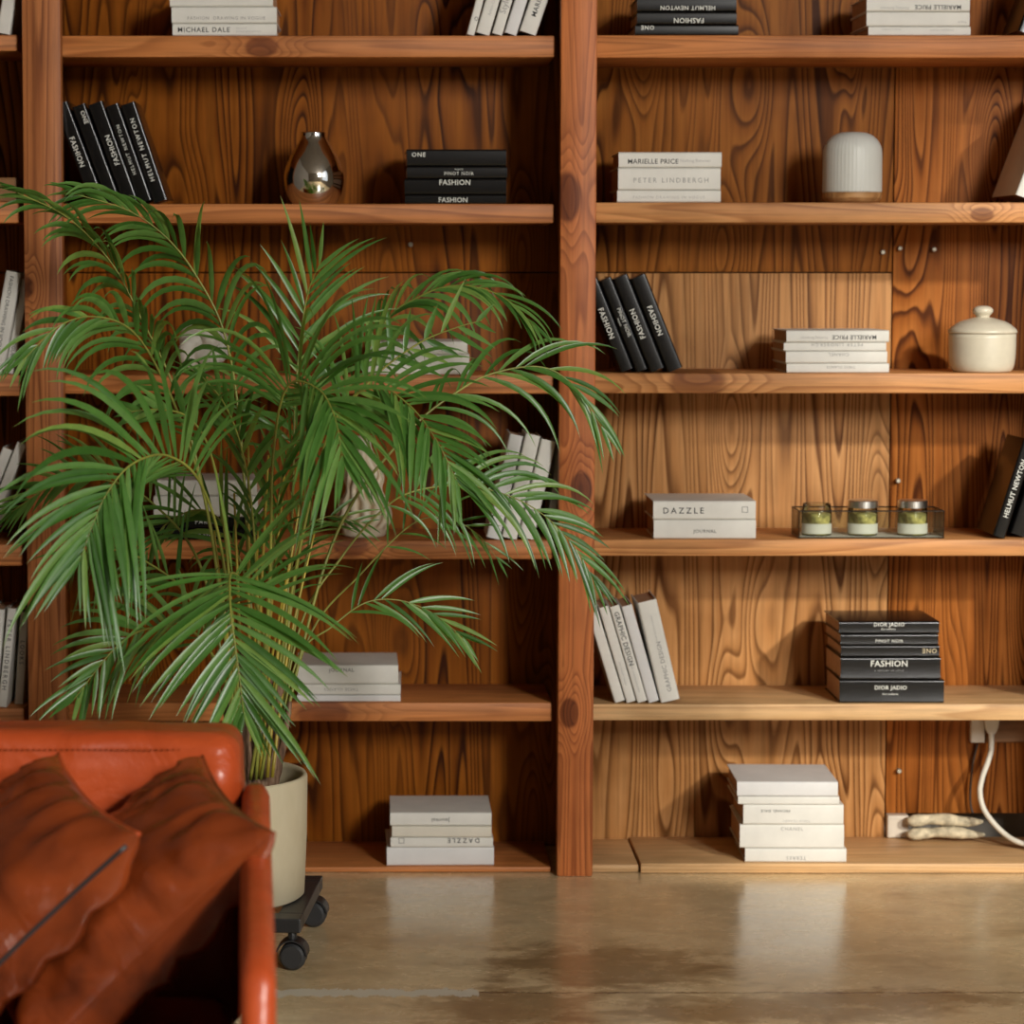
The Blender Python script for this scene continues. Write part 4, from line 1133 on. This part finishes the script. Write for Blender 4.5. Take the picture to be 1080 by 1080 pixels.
# ------------------------------------------------------------------ leather sofa with two cushions
def puffy(a, b, bev, seg, amp, freq, seed, sub=3):
    bm = bmesh.new()
    box(bm, a, b)
    bmesh.ops.subdivide_edges(bm, edges=list(bm.edges), cuts=sub, use_grid_fill=True)
    return bm
def cushion_box(a, b, round_, amp=0.008, freq=6.0, seed=0, nx=26, ny=12, nz=14):
    """box with well rounded edges, densely gridded and gently wrinkled"""
    lo = Vector(a); hi = Vector(b)
    c = (lo + hi) / 2; h = (hi - lo) / 2
    bm = bmesh.new()
    dims = (nx, ny, nz)
    vmap = {}
    def vert(i, j, k):
        key = (i, j, k)
        if key not in vmap:
            p = Vector((-h.x + 2 * h.x * i / nx, -h.y + 2 * h.y * j / ny, -h.z + 2 * h.z * k / nz))
            # concentrate near edges, then push onto a rounded box
            core = Vector([max(-(hh - round_), min(hh - round_, q)) for hh, q in zip(h, p)])
            d = p - core
            if d.length > 1e-9:
                m_ = max(abs(d.x), abs(d.y), abs(d.z)) / round_
                p = core + d.normalized() * round_ * m_
            w = mnoise.noise(p * freq + Vector((seed, seed * 2, 0))) * amp + mnoise.noise(p * freq * 3 + Vector((seed, 5, 0))) * amp * 0.3
            nrm = d.normalized() if d.length > 1e-9 else Vector((0, 0, 0))
            vmap[key] = bm.verts.new(c + p + nrm * w)
        return vmap[key]
    def quad(*ks):
        bm.faces.new([vert(*k) for k in ks])
    for i in range(nx):
        for j in range(ny):
            for k in (0, nz): quad((i, j, k), (i + 1, j, k), (i + 1, j + 1, k), (i, j + 1, k))
        for k in range(nz):
            for j in (0, ny): quad((i, j, k), (i + 1, j, k), (i + 1, j, k + 1), (i, j, k + 1))
    for j in range(ny):
        for k in range(nz):
            for i in (0, nx): quad((i, j, k), (i, j + 1, k), (i, j + 1, k + 1), (i, j, k + 1))
    return bm
YBS = -1.93                                    # front face of the backrest
xr_ = at(253, 800, YBS).x
zt_ = at(120, 768, YBS + 0.06).z
zs_ = at(120, 796, YBS).z
sofa = thing('leather_sofa', 'orange-brown leather sofa seen blurred in the lower left foreground', 'sofa', (-1.0, -2.2, 0))
cen = Vector((xr_ - 0.035, YBS + 0.01, zs_ - 0.045))
bm = cushion_box((-1.95, YBS, 0.14), (xr_ + 0.002, YBS + 0.19, zt_), 0.042, 0.006, 5, 1, 110, 12, 40)
for q in bm.verts:
    d = q.co - cen
    w_ = math.exp(-(d.x / 0.055) ** 2 - (d.z / 0.055) ** 2)
    if q.co.y < YBS + 0.1: q.co.y -= 0.034 * w_
    # the seam draws the leather in under the top edge
    g_ = math.exp(-((q.co.z - zs_) / 0.007) ** 2)
    if q.co.y < YBS + 0.05: q.co.y += 0.008 * g_
    pk = math.sin(q.co.x * 31 + 2 * mnoise.noise(q.co * 9)) * math.exp(-((q.co.z - zs_ - 0.012) / 0.02) ** 2)
    if q.co.y < YBS + 0.05: q.co.y -= 0.003 * pk
bk_ = mesh('backrest', bm, 'leather', sofa, smooth=True, local=False)
bm = bmesh.new()
x = -1.9
while x < xr_ - 0.06:
    tube(bm, [Vector((x, YBS - 0.001, zs_ + 0.009)), Vector((x + 0.006, YBS - 0.001, zs_ + 0.009))], 0.0011, 5)
    x += 0.010
mesh('stitching', bm, 'leather_dark', bk_, local=False)
# slim arm that runs forward along the right end
def arm_pt(u, d, z): return Vector(((u - CX) * d / F, d - DIST, z))
bm = bmesh.new()
rows = []
for (d, z, u0, u1) in ((4.98, .560, 253, 283), (4.95, .588, 253.5, 282), (4.88, .596, 253.5, 283), (4.6, .572, 252, 284.5), (4.3, .543, 251, 286.5), (4.06, .512, 250.5, 288), (3.99, .497, 250.5, 288.5), (3.965, .47, 250, 288.5), (3.955, .3, 249, 288), (3.95, .05, 249, 288)):
    a, b = arm_pt(u0, d, z), arm_pt(u1, d, z)
    w_ = b.x - a.x
    ring = []
    for k in range(13):
        f = k / 12
        drop = 0.020 * (abs(2 * f - 1) ** 3)
        if d < 3.98:
            ring.append(Vector((a.x + w_ * f, a.y + drop, z)))
        else:
            ring.append(Vector((a.x + w_ * f, a.y, z - drop)))
    rows.append(ring)
ring_v = []
for ring in rows:
    # close downwards/backwards to make a solid slab
    top = [bm.verts.new(p) for p in ring]
    ring_v.append(top)
for p, q in zip(ring_v, ring_v[1:]):
    for k in range(12): bm.faces.new((p[k], p[k + 1], q[k + 1], q[k]))
# sides and back: drop to the floor line
backL = bm.verts.new(rows[0][0] * 1); backL.co.z = 0.05
backR = bm.verts.new(rows[0][-1] * 1); backR.co.z = 0.05
bm.faces.new([r[0] for r in ring_v] + [backL])
bm.faces.new(([r[-1] for r in ring_v] + [backR])[::-1])
bm.faces.new(ring_v[0] + [backR, backL])
bm.faces.new(ring_v[-1][::-1] + [backL, backR])
bmesh.ops.triangulate(bm, faces=[f for f in bm.faces if len(f.verts) > 4])
angle_smooth(mesh('armrest', bm, 'leather', sofa, local=False), 50)
xa_ = arm_pt(250, 4.0, 0).x - 0.006
bm = cushion_box((-1.94, -2.82, 0.125), (arm_pt(251, 4.9, 0).x - 0.006, YBS - 0.004, 0.225), 0.05, 0.006, 4, 6, 50, 20, 10)
mesh('seat_cushion', bm, 'leather', sofa, smooth=True, local=False)
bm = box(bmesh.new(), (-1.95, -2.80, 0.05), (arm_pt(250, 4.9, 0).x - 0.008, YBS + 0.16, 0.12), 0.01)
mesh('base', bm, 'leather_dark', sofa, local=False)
for x in (-1.85, -0.36):
    for y in (-2.72, -1.82):
        mesh('foot', cyl(bmesh.new(), Vector((x, y, 0.025)), (0, 0, 1), 0.03, 0.05, 20), 'blackplastic', sofa, local=False)

def pillow(label, corner, e1, e2, thick, seed, zipper):
    """corner = near right corner; e1 runs down-left, e2 runs back; puffy square pillow between"""
    ctr = corner + e1 * 0.5 + e2 * 0.5
    a, b = e1 * 0.5, e2 * 0.5
    nrm = e2.cross(e1).normalized()
    if nrm.z < 0: nrm = -nrm
    root = thing('leather_cushion', label, 'cushion', ctr, 'leather cushions on the sofa')
    n = 44
    def surf(u, v, sgn):
        ed = (max(0.0, 1 - abs(u) ** 2.6) * max(0.0, 1 - abs(v) ** 2.6)) ** 0.42
        # pinched sides, pulled out corners
        uu = u * (1 - 0.075 * (1 - v * v) * abs(u)) ; vv = v * (1 - 0.075 * (1 - u * u) * abs(v))
        p = a * uu + b * vv
        h = thick * 0.5 * ed
        edge = 1 - min(1 - abs(u), 1 - abs(v))
        q = Vector((u * 2.1, v * 2.1, seed + sgn))
        wr = mnoise.noise(q * 1.1) * 0.011 + mnoise.noise(q * 2.7) * 0.005
        # gathered folds radiating from the seams
        along = u if abs(v) > abs(u) else v
        fold = math.sin(along * 17 + 3 * mnoise.noise(Vector((along * 3, seed, sgn)))) * 0.010 * max(0, (edge - 0.45) / 0.55) * ed ** 0.5 * 1.6
        if sgn < 0: p = p - b.normalized() * 0.05 * math.exp(-((v + 0.85) / 0.30) ** 2) * min(1, ed * 2.2) * (1 - u * u * 0.5)
        return p + nrm * sgn * (h + (wr + fold) * min(1, ed * 2))
    bm = bmesh.new()
    g = {}
    for sgn in (1, -1):
        for i in range(n + 1):
            for j in range(n + 1):
                u = math.sin((i / n - 0.5) * math.pi); v = math.sin((j / n - 0.5) * math.pi)
                bd = i in (0, n) or j in (0, n)
                if bd and sgn == -1: g[(i, j, -1)] = g[(i, j, 1)]
                else: g[(i, j, sgn)] = bm.verts.new(surf(u, v, sgn))
        for i in range(n):
            for j in range(n):
                bm.faces.new((g[(i, j, sgn)], g[(i + 1, j, sgn)], g[(i + 1, j + 1, sgn)], g[(i, j + 1, sgn)]))
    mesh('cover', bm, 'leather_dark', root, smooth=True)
    # the seam round the edge
    def rim(u0, v0, u1, v1, m, off=0.0):
        return [surf(u0 + (u1 - u0) * k / m, v0 + (v1 - v0) * k / m, 1) + nrm * off for k in range(m + 1)]
    if zipper:
        mesh('zipper', tube(bmesh.new(), rim(-0.9, -1, 0.97, -1, 30), 0.0048, 6), 'blackplastic', root, smooth=True)
        pts = rim(-1, -1, -1, 1, 30) + rim(-1, 1, 1, 1, 30)[1:]
        mesh('seam', tube(bmesh.new(), pts, 0.004, 6), 'leather', root, smooth=True)
    else:
        bm = bmesh.new()
        pts = rim(-1, -1, 1, -1, 70)
        for k in range(8, 68, 3):
            tube(bm, [pts[k], pts[k + 1], pts[k + 2]], 0.0022, 6)
        mesh('stitching', bm, 'stitch', root)
        pts = rim(-1, -1, -1, 1, 30) + rim(-1, 1, 1, 1, 30)[1:] + rim(1, 1, 1, -1, 30)[1:] + rim(1, -1, -1, -1, 30)[1:]
        mesh('seam', tube(bmesh.new(), pts, 0.0028, 6), 'leather_dark', root, smooth=True)
    return root
Yn = -2.36
for (uR, vR, uT, vT, lab, zp, sd) in (
    (290, 879, 214, 797, 'brown leather cushion with pale stitched seam leaning against the sofa arm', False, 4.0),
    (147, 880, 62, 795, 'brown leather cushion with black zipped edge at the lower left frame edge', True, 8.0)):
    Rc = at(uR, vR, Yn); Tc = at(uT, vT, YBS - 0.045)
    pillow(lab, Rc, Vector((-0.40, -0.03, -0.385)), Tc - Rc, 0.185, sd, zp)
